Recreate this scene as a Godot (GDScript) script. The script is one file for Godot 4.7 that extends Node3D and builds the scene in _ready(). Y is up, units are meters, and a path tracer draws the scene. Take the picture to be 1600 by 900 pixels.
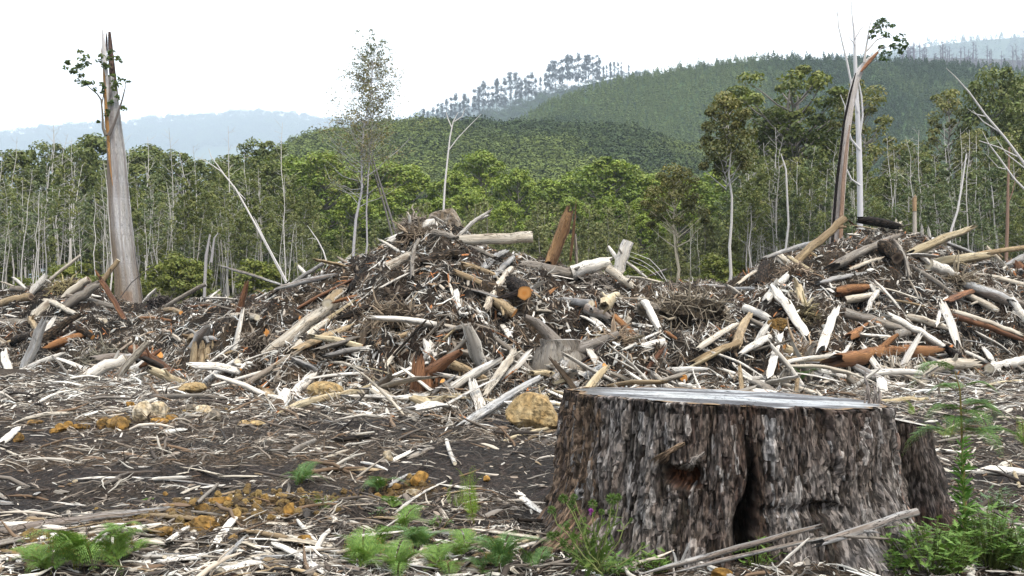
extends Node3D

const F := 1557.0            # focal length in pixels of the 1600 wide photograph
const EYE := 1.6
var PITCH := atan(60.0 / 1557.0)
var rng := RandomNumberGenerator.new()
var n_big := FastNoiseLite.new()
var n_mid := FastNoiseLite.new()
var n_fine := FastNoiseLite.new()
var n_cell := FastNoiseLite.new()
var used := {}
var M := {}
var ridge_py := PackedFloat32Array()
var ridge_d := PackedFloat32Array()
var base_d := PackedFloat32Array()

# ---------------------------------------------------------------- mesh buffer
class MB:
	var v := PackedVector3Array()
	var n := PackedVector3Array()
	var c := PackedColorArray()
	var u := PackedVector2Array()
	var ix := PackedInt32Array()
	var normals := true

	func vert(p: Vector3, nn: Vector3, col: Color, uv := Vector2.ZERO) -> int:
		v.append(p); c.append(col); u.append(uv)
		if normals: n.append(nn)
		return v.size() - 1

	func tri(a: int, b: int, d: int) -> void:
		ix.append(a); ix.append(b); ix.append(d)

	# a four cornered leaf: base, side, tip, side
	func leaf(p: Vector3, along: Vector3, across: Vector3, col: Color) -> void:
		var i := v.size()
		v.append(p - along); v.append(p + across - along * 0.1); v.append(p + along); v.append(p - across - along * 0.1)
		for k in 4: c.append(col)
		ix.append(i); ix.append(i + 1); ix.append(i + 2)
		ix.append(i); ix.append(i + 2); ix.append(i + 3)

	func tube(path: PackedVector3Array, rad: PackedFloat32Array, sides: int, cols: PackedColorArray, flat := 1.0, lump := 0.0, seed_ := 0, vstart := 0.0, flat_axis := Vector3.ZERO) -> void:
		var r := RandomNumberGenerator.new()
		r.seed = seed_ + 77
		var m := path.size()
		var prof := PackedFloat32Array()
		for k in sides: prof.append(1.0 + r.randf_range(-lump, lump))
		prof.append(prof[0])
		var x := Vector3.ZERO
		var dist := vstart
		var first := v.size()
		for i in m:
			var t := (path[mini(i + 1, m - 1)] - path[maxi(i - 1, 0)]).normalized()
			if i == 0:
				x = flat_axis if flat_axis != Vector3.ZERO else Vector3(0.31, 0.87, 0.38)
				if absf(x.normalized().dot(t)) > 0.95: x = Vector3(0.9, 0.1, 0.4)
			x = (x - t * x.dot(t)).normalized()
			var y := t.cross(x)
			if i > 0: dist += path[i].distance_to(path[i - 1])
			var jig := 1.0 + r.randf_range(-lump, lump) * 0.5
			for k in sides + 1:
				var a := TAU * k / sides
				var d := x * cos(a) + y * sin(a) * flat
				var nn := (x * cos(a) * flat + y * sin(a)).normalized()
				v.append(path[i] + d * rad[i] * prof[k] * jig)
				n.append(nn)
				c.append(cols[i] if cols.size() == m else cols[0])
				u.append(Vector2(float(k) / sides * TAU * maxf(rad[0], 0.03), dist))
		for i in m - 1:
			for k in sides:
				var a := first + i * (sides + 1) + k
				var b := a + sides + 1
				ix.append(a); ix.append(b); ix.append(a + 1)
				ix.append(a + 1); ix.append(b); ix.append(b + 1)

	func cap(centre: Vector3, axis: Vector3, ring: PackedVector3Array, cols: Array, bulge := 0.0, rough := 0.0, r: RandomNumberGenerator = null) -> void:
		# rings of the same outline shrinking to the middle; cols from the rim to the heart
		var m := ring.size()
		var steps := cols.size()
		var first := v.size()
		for s in steps:
			var f := 1.0 - float(s) / steps
			for k in m:
				var j := 0.0 if r == null or s == 0 else r.randf_range(-rough, rough)
				v.append(centre + (ring[k] - centre) * f + axis * (bulge * (1.0 - f * f) + j))
				n.append(axis); c.append(cols[s]); u.append(Vector2(ring[k].x * f, ring[k].y * f))
		var mid := v.size()
		v.append(centre + axis * bulge); n.append(axis); c.append(cols[steps - 1]); u.append(Vector2.ZERO)
		for s in steps:
			for k in m:
				var k2 := (k + 1) % m
				var a := first + s * m + k
				var b := first + s * m + k2
				if s == steps - 1:
					ix.append(a); ix.append(mid); ix.append(b)
				else:
					ix.append(a); ix.append(a + m); ix.append(b)
					ix.append(b); ix.append(a + m); ix.append(b + m)

	func mesh() -> ArrayMesh:
		var arr := []
		arr.resize(Mesh.ARRAY_MAX)
		arr[Mesh.ARRAY_VERTEX] = v
		if normals and n.size() == v.size(): arr[Mesh.ARRAY_NORMAL] = n
		if c.size() == v.size(): arr[Mesh.ARRAY_COLOR] = c
		if u.size() == v.size(): arr[Mesh.ARRAY_TEX_UV] = u
		arr[Mesh.ARRAY_INDEX] = ix
		var m := ArrayMesh.new()
		m.add_surface_from_arrays(Mesh.PRIMITIVE_TRIANGLES, arr)
		return m

# ---------------------------------------------------------------- names, things, parts
func numbered(called: String) -> String:
	var k: int = used.get(called, -1) + 1
	used[called] = k
	return called if k == 0 else "%s_%03d" % [called, k]

func tag(o: Node3D, label: String, category: String, group := "") -> Node3D:
	o.set_meta("label", label)
	o.set_meta("category", category)
	o.set_meta("kind", "thing")
	if group != "": o.set_meta("group", group)
	return o

func inst(called: String, m: Mesh, mat: Material) -> MeshInstance3D:
	var o := MeshInstance3D.new()
	o.name = called
	o.mesh = m
	o.material_override = mat
	return o

func top(called: String, m: Mesh, mat: Material) -> MeshInstance3D:
	var o := inst(numbered(called), m, mat)
	add_child(o)
	return o

func empty(called: String, at := Vector3.ZERO) -> Node3D:
	var o := Node3D.new()
	o.name = numbered(called)
	o.position = at
	add_child(o)
	return o

func part(parent: Node, called: String, m: Mesh, mat: Material) -> MeshInstance3D:
	var n := 0
	for ch in parent.get_children():
		if String(ch.name).begins_with(called): n += 1
	var o := inst(called if n == 0 else "%s_%03d" % [called, n], m, mat)
	parent.add_child(o)
	return o

func copy_of(o: Node3D, called: String) -> Node3D:
	var d: Node3D = o.duplicate()
	d.name = numbered(called)
	add_child(d)
	return d

func scatter(called: String, m: Mesh, mat: Material, where: Array, cols: PackedColorArray) -> MultiMeshInstance3D:
	var mm := MultiMesh.new()
	mm.transform_format = MultiMesh.TRANSFORM_3D
	mm.use_colors = true
	mm.mesh = m
	mm.instance_count = where.size()
	for i in where.size():
		mm.set_instance_transform(i, where[i])
		mm.set_instance_color(i, cols[i])
	var o := MultiMeshInstance3D.new()
	o.name = numbered(called)
	o.multimesh = mm
	o.material_override = mat
	o.set_meta("kind", "stuff")
	add_child(o)
	return o

# where a thing stands, told by the nearest thing one can find: list of [x, y, name] in the photograph
func beside(marks: Array, px: float, py := -1.0) -> String:
	var best := 1e9
	var found: Array = marks[0]
	for q: Array in marks:
		var e := absf(px - float(q[0])) if py < 0.0 else Vector2(px - float(q[0]), (py - float(q[1])) * 1.4).length()
		if e < best:
			best = e; found = q
	var dx := px - float(found[0])
	var dy := py - float(found[1])
	var how := "beside"
	if py < 0.0:
		how = "behind" if absf(dx) < 14.0 else ("just left of" if dx < 0.0 and dx > -45.0 else ("just right of" if dx > 0.0 and dx < 45.0 else ("left of" if dx < 0.0 else "right of")))
	elif best < 22.0: how = "against"
	elif absf(dx) > absf(dy) * 1.3: how = "left of" if dx < 0.0 else "right of"
	else: how = "above" if dy < 0.0 else "below"
	return how + " " + String(found[2])

const TREE_MARKS := [[20, 0, "the left frame edge"], [105, 0, "the long bleached pole"], [195, 0, "the tall dead tree"], [260, 0, "the yellow leaved tree"], [325, 0, "the snapped stems"], [390, 0, "the bent over sapling"], [470, 0, "the curved bare sprig"], [555, 0, "the feathery trees"], [620, 0, "the dark leaning sapling"], [698, 0, "the forked bare sapling"], [780, 0, "the crest's level pale log"], [880, 0, "the red bark slab"], [973, 0, "the upright white log"], [1064, 0, "the brown domed gum"], [1137, 0, "the tall pale gum"], [1180, 0, "the crooked pale stem"], [1244, 0, "the straight grey trunk"], [1310, 0, "the leaning broken tree"], [1346, 0, "the bleached dead tree"], [1430, 0, "the snapped orange trunk"], [1500, 0, "the slanting pale stem"], [1574, 0, "the reddish thin trunk"], [1640, 0, "the arching dead limb"]]
const PILE_MARKS := [[20, 470, "the far left tan log"], [95, 425, "the long bleached pole"], [135, 505, "the level pale log"], [200, 470, "the tall dead tree"], [300, 460, "the slanting grey pole"], [377, 470, "the red brown stub"], [345, 580, "the smooth white log"], [317, 548, "the squat brown stump"], [430, 440, "the silvery sloping pole"], [470, 515, "the very long pale log"], [515, 455, "the long reddish slab"], [575, 425, "the steep dark log"], [697, 350, "the upturned stump block"], [775, 372, "the crest's level log"], [690, 403, "the hollow orange log"], [625, 408, "the dark ended pale log"], [590, 478, "the long brown log"], [718, 470, "the upright white shard"], [790, 480, "the orange ended tan log"], [775, 410, "the silver slabs"], [665, 585, "the rotten orange stump"], [727, 594, "the scarred white board"], [780, 625, "the long silver slab"], [868, 560, "the broad silvery stump"], [510, 630, "the long cream log"], [425, 575, "the broad fibrous slab"], [855, 421, "the level grey log"], [922, 419, "the bulky white log"], [973, 402, "the upright white log"], [935, 490, "the fat silver log"], [1000, 533, "the slanting white plank"], [1078, 492, "the matted root ball"], [1140, 450, "the crest's silver log"], [1125, 525, "the torn pale slab"], [1160, 515, "the standing tan slab"], [1235, 490, "the broad white slab"], [1280, 377, "the leaning tan log"], [1350, 394, "the big grey slab"], [1470, 375, "the big cream slab"], [1295, 515, "the fluted white slab"], [1345, 465, "the grey ended pale log"], [1360, 500, "the grey brown log"], [1435, 520, "the big white slab"], [1483, 505, "the upright white plank"], [1540, 510, "the dark red slab"], [1540, 458, "the fat silver grey log"], [1380, 555, "the long orange log"], [1565, 392, "the long tan pole"], [1575, 570, "the white log on the soil"], [1255, 575, "the brown root ball"], [1212, 555, "the standing white plank"]]
const SOIL_MARKS := [[128, 815, "the long splintered timber"], [267, 875, "the white sawn board"], [130, 870, "the large bracken"], [285, 752, "the silver splinters"], [350, 800, "the clay mound"], [410, 833, "the long pale board"], [463, 868, "the wide white board"], [505, 850, "the forked white root"], [452, 797, "the yellow stone wedge"], [471, 740, "the dark green fern"], [592, 755, "the loose green fern"], [657, 776, "the pointing white stick"], [656, 749, "the square yellow block"], [704, 706, "the short white stake"], [735, 800, "the lime fern shoots"], [640, 875, "the ferns' white slab"], [745, 853, "the long white board"], [785, 875, "the fluffy bracken"], [838, 660, "the yellow boulder"], [820, 680, "the long cream stick"], [130, 667, "the row of stones"], [235, 645, "the white boulders"], [330, 655, "the grey stone"], [390, 662, "the flat cream stone"], [472, 698, "the rotten grey branch"], [548, 687, "the half buried log"], [640, 710, "the ribbed grey slab"], [30, 700, "the pale strip"], [60, 760, "the dark track's edge"], [200, 720, "the bare dark track"], [1300, 850, "the silver poles"], [1440, 870, "the lobed weed"], [1570, 740, "the curved white branch"], [1508, 700, "the tall bracken"], [1415, 627, "the cream sawn log"], [1575, 600, "the thin cream log"], [1560, 655, "the thin pale stick"]]

func jit(c: Color, k: float) -> Color:
	var f := 1.0 + rng.randf_range(-k, k)
	var w := rng.randf_range(-k, k) * 0.25
	return Color(c.r * f * (1.0 + w), c.g * f, c.b * f * (1.0 - w))

# ---------------------------------------------------------------- view geometry
func ray(px: float, py: float) -> Vector3:      # scaled so that z = -1
	var X := (px - 800.0) / F
	var Y := (450.0 - py) / F
	var k := 1.0 / (cos(PITCH) - Y * sin(PITCH))
	return Vector3(X * k, (sin(PITCH) + Y * cos(PITCH)) * k, -1.0)

func at(px: float, py: float, d: float) -> Vector3:
	return Vector3(0, EYE, 0) + ray(px, py) * d

# ---------------------------------------------------------------- the lie of the land
func table(keys: Array, x: float) -> float:
	if x <= keys[0][0]: return keys[0][1]
	for i in range(1, keys.size()):
		if x <= keys[i][0]:
			return lerpf(keys[i - 1][1], keys[i][1], (x - keys[i - 1][0]) / (keys[i][0] - keys[i - 1][0]))
	return keys[-1][1]

func ground(x: float, d: float) -> float:
	var g := 2.6 * smoothstep(38.0, 62.0, d) + 1.4 * smoothstep(62.0, 95.0, d) + maxf(0.0, d - 95.0) * 0.012
	var near := smoothstep(2.0, 9.0, d)
	g += n_big.get_noise_2d(x * 3.0, d * 3.0) * 0.10 * near * smoothstep(60.0, 30.0, d)
	g += n_mid.get_noise_2d(x * 9.0, d * 14.0) * 0.075 * smoothstep(50.0, 20.0, d)
	if d < 30.0: g += n_fine.get_noise_2d(x * 30.0, d * 30.0) * 0.05 * smoothstep(30.0, 14.0, d)
	return g

func lut(t: PackedFloat32Array, px: float) -> float:
	var f := clampf((px + 600.0) / 5.0, 0.0, t.size() - 1.001)
	var i := int(f)
	return lerpf(t[i], t[i + 1], f - i)

func surf(x: float, z: float) -> float:
	var d := -z
	var g := ground(x, d)
	if d < 15.0 or d > 75.0: return g
	var px := 800.0 + F * x / d
	var df := lut(base_d, px)
	var dr := lut(ridge_d, px)
	if d < df or d > dr + 8.0: return g
	var hr := EYE + (510.0 - lut(ridge_py, px)) / F * dr
	var s: float
	if d <= dr:
		s = (d - df) / (dr - df)
		s = 0.6 * s + 0.4 * smoothstep(0.0, 1.0, s)
		g = lerpf(ground(x, df), hr, s)
	else:
		s = 1.0 - smoothstep(dr, dr + 8.0, d)
		g = lerpf(g, hr, s)
	var e := smoothstep(0.0, 0.25, s) * (1.0 - 0.55 * s)
	g += (n_big.get_noise_2d(x * 9.0, d * 9.0) * 0.75 + n_mid.get_noise_2d(x * 14.0, d * 14.0) * 0.4) * e
	return g

func slope(x: float, z: float) -> Vector3:
	var e := 0.12
	var h := surf(x, z)
	return Vector3(h - surf(x + e, z), e, h - surf(x, z + e)).normalized()

func hit(px: float, py: float) -> float:        # depth at which the line of sight meets the land, 0 if it does not
	var r := ray(px, py)
	var d := 5.0
	while d < 62.0:
		if EYE + r.y * d <= surf(r.x * d, -d): return d
		d += 0.03 + d * 0.004
	return 0.0

func lay_of_the_land() -> void:
	var top_line := [[-500, 450, 52], [-200, 455, 52], [0, 466, 50], [60, 448, 50], [110, 440, 50], [140, 448, 50], [190, 475, 50], [230, 482, 48], [270, 484, 46], [330, 474, 43], [400, 464, 39], [450, 446, 37], [500, 430, 35], [540, 416, 34], [575, 404, 33], [600, 382, 32], [640, 366, 31], [690, 352, 31], [720, 356, 31], [760, 384, 32], [800, 400, 32], [850, 412, 33], [890, 428, 33], [950, 438, 34], [1000, 446, 35], [1050, 453, 36], [1130, 454, 37], [1160, 442, 37], [1190, 418, 38], [1230, 400, 38], [1300, 382, 39], [1350, 364, 39], [1390, 357, 39], [1440, 370, 39], [1480, 388, 39], [1530, 398, 40], [1600, 408, 40], [1750, 412, 40], [2200, 430, 42]]
	var foot := [[-500, 575], [0, 572], [100, 578], [200, 588], [280, 598], [350, 612], [420, 630], [500, 640], [600, 640], [700, 646], [800, 640], [900, 640], [1000, 640], [1200, 622], [1400, 602], [1500, 594], [1600, 588], [2200, 585]]
	var p := -600.0
	while p <= 2300.0:
		var py := table(top_line, p)
		ridge_py.append(py)
		ridge_d.append(table(top_line.map(func(q): return [q[0], q[2]]), p))
		base_d.append(EYE * F / (table(foot, p) - 510.0) + n_big.get_noise_1d(p * 0.6) * 2.0)
		p += 5.0

# ---------------------------------------------------------------- textures and materials
func noise(freq: float, kind := FastNoiseLite.TYPE_SIMPLEX, oct := 4, s := 1) -> FastNoiseLite:
	var f := FastNoiseLite.new()
	f.noise_type = kind
	f.frequency = freq
	f.fractal_octaves = oct
	f.seed = s
	return f

func tex_of(side: int, fn: Callable, sources: Array) -> ImageTexture:
	var data := []
	for s in sources: data.append(s.get_seamless_image(side, side).get_data())
	var out := PackedByteArray()
	out.resize(side * side * 3)
	for i in side * side:
		var a: float = data[0][i] / 255.0
		var b: float = data[1][i] / 255.0 if data.size() > 1 else 0.0
		var c: float = data[2][i] / 255.0 if data.size() > 2 else 0.0
		var col: Color = fn.call(a, b, c)
		out[i * 3] = int(clampf(col.r, 0, 1) * 255)
		out[i * 3 + 1] = int(clampf(col.g, 0, 1) * 255)
		out[i * 3 + 2] = int(clampf(col.b, 0, 1) * 255)
	return ImageTexture.create_from_image(Image.create_from_data(side, side, false, Image.FORMAT_RGB8, out))

func mat(rough := 0.85) -> StandardMaterial3D:
	var m := StandardMaterial3D.new()
	m.vertex_color_use_as_albedo = true
	m.roughness = rough
	m.metallic_specular = 0.3
	return m

func materials() -> void:
	var cell := noise(0.02, FastNoiseLite.TYPE_CELLULAR, 2, 5)
	cell.cellular_return_type = FastNoiseLite.RETURN_DISTANCE2_SUB
	# weathered wood: long streaks, drying cracks (stretched along the grain by the UV scale)
	var grain := tex_of(512, func(a: float, b: float, c: float):
		var k: float = 0.90 + 0.10 * smoothstep(0.2, 0.75, a)
		k *= 0.96 + 0.04 * b
		if absf(a - 0.47) < 0.018 and b > 0.35: k *= 0.42
		if b < 0.3: k *= 0.92
		return Color(k, k * (0.97 + 0.03 * c), k * (0.92 + 0.08 * c)), [noise(0.022, 3, 5, 3), noise(0.006, 3, 3, 9), noise(0.01, 3, 2, 12)])
	var w := mat(0.88)
	w.albedo_texture = grain
	w.uv1_scale = Vector3(1.6, 0.22, 1)
	w.heightmap_enabled = true
	w.heightmap_texture = grain
	w.heightmap_scale = 2.5
	M.wood = w
	var w2: StandardMaterial3D = w.duplicate()
	w2.uv1_scale = Vector3(4.0, 0.7, 1)
	w2.heightmap_scale = 1.0
	M.wood_near = w2
	var bk := mat(0.95)
	bk.albedo_texture = tex_of(512, func(a: float, b: float, c: float):
		var k: float = 0.35 + 0.65 * smoothstep(0.05, 0.5, a)
		k *= 0.7 + 0.3 * b
		return Color(k, k * (0.93 + 0.07 * c), k * (0.86 + 0.14 * c)), [cell, noise(0.03, 3, 4, 4), noise(0.01, 3, 2, 2)])
	bk.uv1_scale = Vector3(1.2, 0.4, 1)
	bk.heightmap_enabled = true
	bk.heightmap_texture = bk.albedo_texture
	bk.heightmap_scale = 3.0
	M.bark = bk
	# soil: dark peat mixed with fibres
	var soil := mat(0.95)
	soil.albedo_texture = tex_of(1024, func(a: float, b: float, c: float):
		var k: float = 0.35 + 0.5 * smoothstep(0.25, 0.75, a) + (0.35 if b > 0.62 else 0.0)
		k *= 0.75 + 0.5 * c
		return Color(k, k * 0.95, k * 0.89), [noise(0.03, 3, 6, 21), noise(0.07, 3, 4, 22), noise(0.006, 3, 3, 23)])
	soil.uv1_triplanar = true
	soil.uv1_world_triplanar = true
	soil.uv1_scale = Vector3(0.55, 0.55, 0.55)
	soil.heightmap_enabled = true
	soil.heightmap_texture = soil.albedo_texture
	soil.heightmap_scale = 6.0
	M.soil = soil
	var rock := mat(0.9)
	rock.albedo_texture = tex_of(512, func(a: float, b: float, c: float):
		var k: float = 0.6 + 0.4 * smoothstep(0.2, 0.7, a)
		if b > 0.68: k *= 0.7
		return Color(k, k * (0.9 + 0.1 * c), k * (0.75 + 0.25 * c)), [noise(0.02, 3, 6, 31), noise(0.03, 3, 4, 32), noise(0.008, 3, 3, 33)])
	rock.uv1_triplanar = true
	rock.uv1_scale = Vector3(1.4, 1.4, 1.4)
	rock.heightmap_enabled = true
	rock.heightmap_texture = rock.albedo_texture
	rock.heightmap_scale = 2.0
	M.rock = rock
	var leaf := mat(0.55)
	leaf.cull_mode = BaseMaterial3D.CULL_DISABLED
	leaf.backlight_enabled = true
	leaf.backlight = Color(0.65, 0.7, 0.4)
	M.leaf = leaf
	var far := mat(0.9)
	far.cull_mode = BaseMaterial3D.CULL_DISABLED
	M.far = far
	M.plain = mat(0.9)
	# stump bark: the shape carries the big relief, this only the fibre
	var sb := mat(0.92)
	sb.albedo_texture = tex_of(512, func(a: float, b: float, c: float):
		var k: float = 0.55 + 0.45 * smoothstep(0.25, 0.7, a)
		if b > 0.7: k *= 0.6
		return Color(k, k * (0.96 + 0.04 * c), k * (0.92 + 0.08 * c)), [noise(0.03, 3, 5, 41), noise(0.02, 3, 4, 42), noise(0.008, 3, 2, 43)])
	sb.uv1_scale = Vector3(3.2, 0.9, 1)
	sb.heightmap_enabled = true
	sb.heightmap_texture = sb.albedo_texture
	sb.heightmap_scale = 1.2
	M.stump = sb
	var cut := mat(0.7)
	cut.albedo_texture = grain
	cut.uv1_scale = Vector3(0.35, 2.6, 1)
	cut.heightmap_enabled = true
	cut.heightmap_texture = grain
	cut.heightmap_scale = 0.5
	M.cut = cut

# ---------------------------------------------------------------- terrain
func grid_mesh(nx: int, ny: int, fn: Callable, smooth := true) -> ArrayMesh:
	# fn(i, j) gives [position, colour]
	var b := MB.new()
	for j in ny:
		for i in nx:
			var q: Array = fn.call(i, j)
			b.v.append(q[0]); b.c.append(q[1]); b.n.append(Vector3.UP)
	for j in ny - 1:
		for i in nx - 1:
			var a := j * nx + i
			b.ix.append(a); b.ix.append(a + nx); b.ix.append(a + 1)
			b.ix.append(a + 1); b.ix.append(a + nx); b.ix.append(a + nx + 1)
	if smooth:
		for j in ny:
			for i in nx:
				var l := b.v[j * nx + maxi(i - 1, 0)]
				var r := b.v[j * nx + mini(i + 1, nx - 1)]
				var f := b.v[maxi(j - 1, 0) * nx + i]
				var k := b.v[mini(j + 1, ny - 1) * nx + i]
				var nn := (r - l).cross(k - f).normalized()
				b.n[j * nx + i] = nn if nn.y > 0 else -nn
	return b.mesh()

# patches of yellow clay, in metres
const CLAY := [[-2.45, 8.75, 0.62], [-2.15, 9.3, 0.6], [-3.0, 8.25, 0.42], [-6.0, 18.2, 0.9], [-6.7, 16.5, 0.5], [-1.85, 9.5, 0.4], [-3.45, 7.35, 0.3], [-1.05, 9.9, 0.3]]

func soil_colour(x: float, d: float) -> Color:
	var a := n_mid.get_noise_2d(x * 7.0, d * 7.0)
	var b := n_big.get_noise_2d(x * 4.0 + 90.0, d * 4.0)
	var c := Color(0.078, 0.063, 0.053).lerp(Color(0.040, 0.033, 0.030), clampf(0.5 + a * 1.2, 0, 1))
	c = c.lerp(Color(0.115, 0.088, 0.066), smoothstep(0.05, 0.5, b))
	c = c.lerp(Color(0.065, 0.036, 0.027), smoothstep(0.25, 0.5, -b) * 0.6)
	var track := smoothstep(0.0, 0.3, n_big.get_noise_2d(x * 5.0 + 300.0, d * 11.0)) * smoothstep(7.6, 9.0, d) * smoothstep(19.0, 15.0, d)
	c = c.lerp(Color(0.034, 0.028, 0.028), track * 0.75)
	for q: Array in CLAY:
		var r: float = Vector2(x - q[0], (d - q[1]) * 0.8).length() / q[2] + a * 0.9
		if r < 1.0: c = c.lerp(Color(0.17, 0.115, 0.05), smoothstep(1.0, 0.4, r) * 0.8)
	return c

func build_ground() -> void:
	var rows := 300
	var cols := 460
	var m := grid_mesh(cols, rows, func(i: int, j: int):
		var d := 3.2 * pow(190.0 / 3.2, float(j) / (rows - 1))
		var px := -420.0 + 2440.0 * i / (cols - 1)
		var x := (px - 800.0) / F * (d + 1.5)
		var y := ground(x, d)
		var c := soil_colour(x, d)
		if d > 45.0: c = c.lerp(Color(0.075, 0.075, 0.035), smoothstep(45.0, 65.0, d))
		return [Vector3(x, y, -d), c])
	top("ground", m, M.soil).set_meta("kind", "structure")
	# land behind and beside the camera, down to the horizon
	var w := grid_mesh(40, 40, func(i: int, j: int):
		var x := -9000.0 + 18000.0 * i / 39.0
		var z := -9000.0 + 18000.0 * j / 39.0
		return [Vector3(x, -1.6, z), Color(0.08, 0.07, 0.05)])
	top("terrain", w, M.soil).set_meta("kind", "structure")

func heap(label: String, p0: float, p1: float) -> void:
	var nx := int((p1 - p0) * 0.62)
	var ny := 120
	var m := grid_mesh(nx, ny, func(i: int, j: int):
		var px := p0 + (p1 - p0) * i / (nx - 1)
		var df := lut(base_d, px)
		var dr := lut(ridge_d, px)
		var t := float(j) / (ny - 1)
		var d := df - 0.25 + (dr + 7.5 - df) * pow(t, 0.9)
		var x := (px - 800.0) / F * d
		var y := surf(x, -d) - (0.10 if j == 0 or j == ny - 1 else -0.012)
		y += (n_fine.get_noise_2d(x * 22.0, d * 22.0) * 0.16 + n_fine.get_noise_2d(x * 60.0, d * 60.0) * 0.07) * smoothstep(0.0, 0.1, t)
		var a := n_mid.get_noise_2d(x * 8.0, d * 8.0)
		var b := n_big.get_noise_2d(x * 8.0, d * 8.0 + 40.0)
		var c := Color(0.055, 0.042, 0.032).lerp(Color(0.026, 0.02, 0.016), clampf(0.5 + a * 1.6, 0, 1))
		c = c.lerp(Color(0.10, 0.075, 0.05), smoothstep(0.1, 0.5, b) * 0.7)
		c = c.lerp(Color(0.08, 0.045, 0.025), smoothstep(0.15, 0.5, -b) * 0.5)
		return [Vector3(x, y, -d), c])
	var o := top("slash_pile", m, M.soil)
	tag(o, label, "slash pile", "piles of logging slash")
	o.set_meta("kind", "stuff")

# ---------------------------------------------------------------- hills
func hill(called: String, sky: Array, d_top: float, d_foot: float, py_foot: float, bend: float, c0: Color, c1: Color) -> Callable:
	var p0: float = sky[0][0]
	var p1: float = sky[-1][0]
	var place := func(px: float, t: float) -> Vector3:
		var d := lerpf(d_foot, d_top, t)
		var top_y := EYE + ray(px, table(sky, px)).y * d_top
		var foot_y := EYE + ray(px, py_foot).y * d_foot
		var y := lerpf(minf(foot_y, top_y - 1.0), top_y, pow(t, bend)) if t <= 1.0 else top_y - (t - 1.0) * d_top * 0.05
		y += n_big.get_noise_2d(px * 0.25, t * 40.0) * d_top * 0.004 * (1.0 - t)
		return Vector3(ray(px, 450).x * d, y, -d)
	var nx := int((p1 - p0) / 12.0) + 2
	var m := grid_mesh(nx, 22, func(i: int, j: int):
		var px := lerpf(p0, p1, float(i) / (nx - 1))
		var p: Vector3 = place.call(px, 1.25 * j / 21.0)
		return [p, c0.lerp(c1, clampf(0.5 + n_big.get_noise_2d(px * 0.5, j * 5.0), 0, 1))])
	top(called, m, M.far).set_meta("kind", "structure")
	return place

func far_crown(kind: String, leaves: int, s: int) -> ArrayMesh:     # unit height
	var r := RandomNumberGenerator.new()
	r.seed = s
	var b := MB.new()
	b.normals = false
	for i in leaves:
		var p: Vector3
		var out: Vector3
		var a := r.randf() * TAU
		if kind == "cone":
			var t := 1.0 - sqrt(r.randf())
			var w := 0.28 * (1.0 - t) * (0.75 + 0.25 * sin(t * 26.0)) + 0.015
			p = Vector3(cos(a) * w, 0.1 + 0.9 * t, sin(a) * w) * Vector3(1, 1, 1)
			out = Vector3(cos(a), 0.5, sin(a))
		else:
			var up := r.randf_range(-0.25, 1.0)
			var q := sqrt(1.0 - minf(up * up, 1.0)) * 0.5
			var lob := 0.82 + 0.18 * sin(a * 3.0 + s) * cos(up * 4.0 + s)
			p = Vector3(cos(a) * q, 0.55 + up * 0.42, sin(a) * q) * lob
			out = Vector3(cos(a) * q, up * 0.7 + 0.15, sin(a) * q)
		out = (out.normalized() + Vector3(r.randfn(), r.randfn(), r.randfn()) * 0.35).normalized()
		var x := out.cross(Vector3(r.randfn(), r.randfn(), r.randfn())).normalized()
		var y := out.cross(x)
		var sz := r.randf_range(0.05, 0.1) * (0.62 if kind == "dome" else 0.9)
		var f := r.randf_range(0.7, 1.3)
		b.leaf(p, x * sz, y * sz * 0.75, Color(f, f, f * r.randf_range(0.8, 1.1)))
	return b.mesh()

func stock(called: String, label: String, place: Callable, p0: float, p1: float, t0: float, t1: float, count: int, size: float, meshes: Array, c0: Color, c1: Color) -> void:
	var lists := []
	var tints := []
	for k in meshes.size():
		lists.append([]); tints.append(PackedColorArray())
	for i in count:
		var px := rng.randf_range(p0, p1)
		var t := rng.randf_range(t0, t1)
		var p: Vector3 = place.call(px, t)
		var s := size * (rng.randf_range(0.6, 1.2) if rng.randf() < 0.85 else rng.randf_range(1.1, 1.55))
		var k := rng.randi() % meshes.size()
		lists[k].append(Transform3D(Basis(Vector3.UP, rng.randf() * TAU).scaled(Vector3(s * rng.randf_range(0.85, 1.2), s, s)), p - Vector3(0, s * 0.08, 0)))
		var patch := n_big.get_noise_2d(p.x * 0.25, p.z * 0.25)
		tints[k].append(jit(c0.lerp(c1, clampf(0.5 + patch * 1.7 + rng.randf_range(-0.35, 0.35), 0, 1)), 0.18))
	for k in meshes.size():
		var o := scatter(called, meshes[k], M.far, lists[k], tints[k])
		tag(o, label, "forest", called.replace("_", " ")).set_meta("kind", "stuff")

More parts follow.
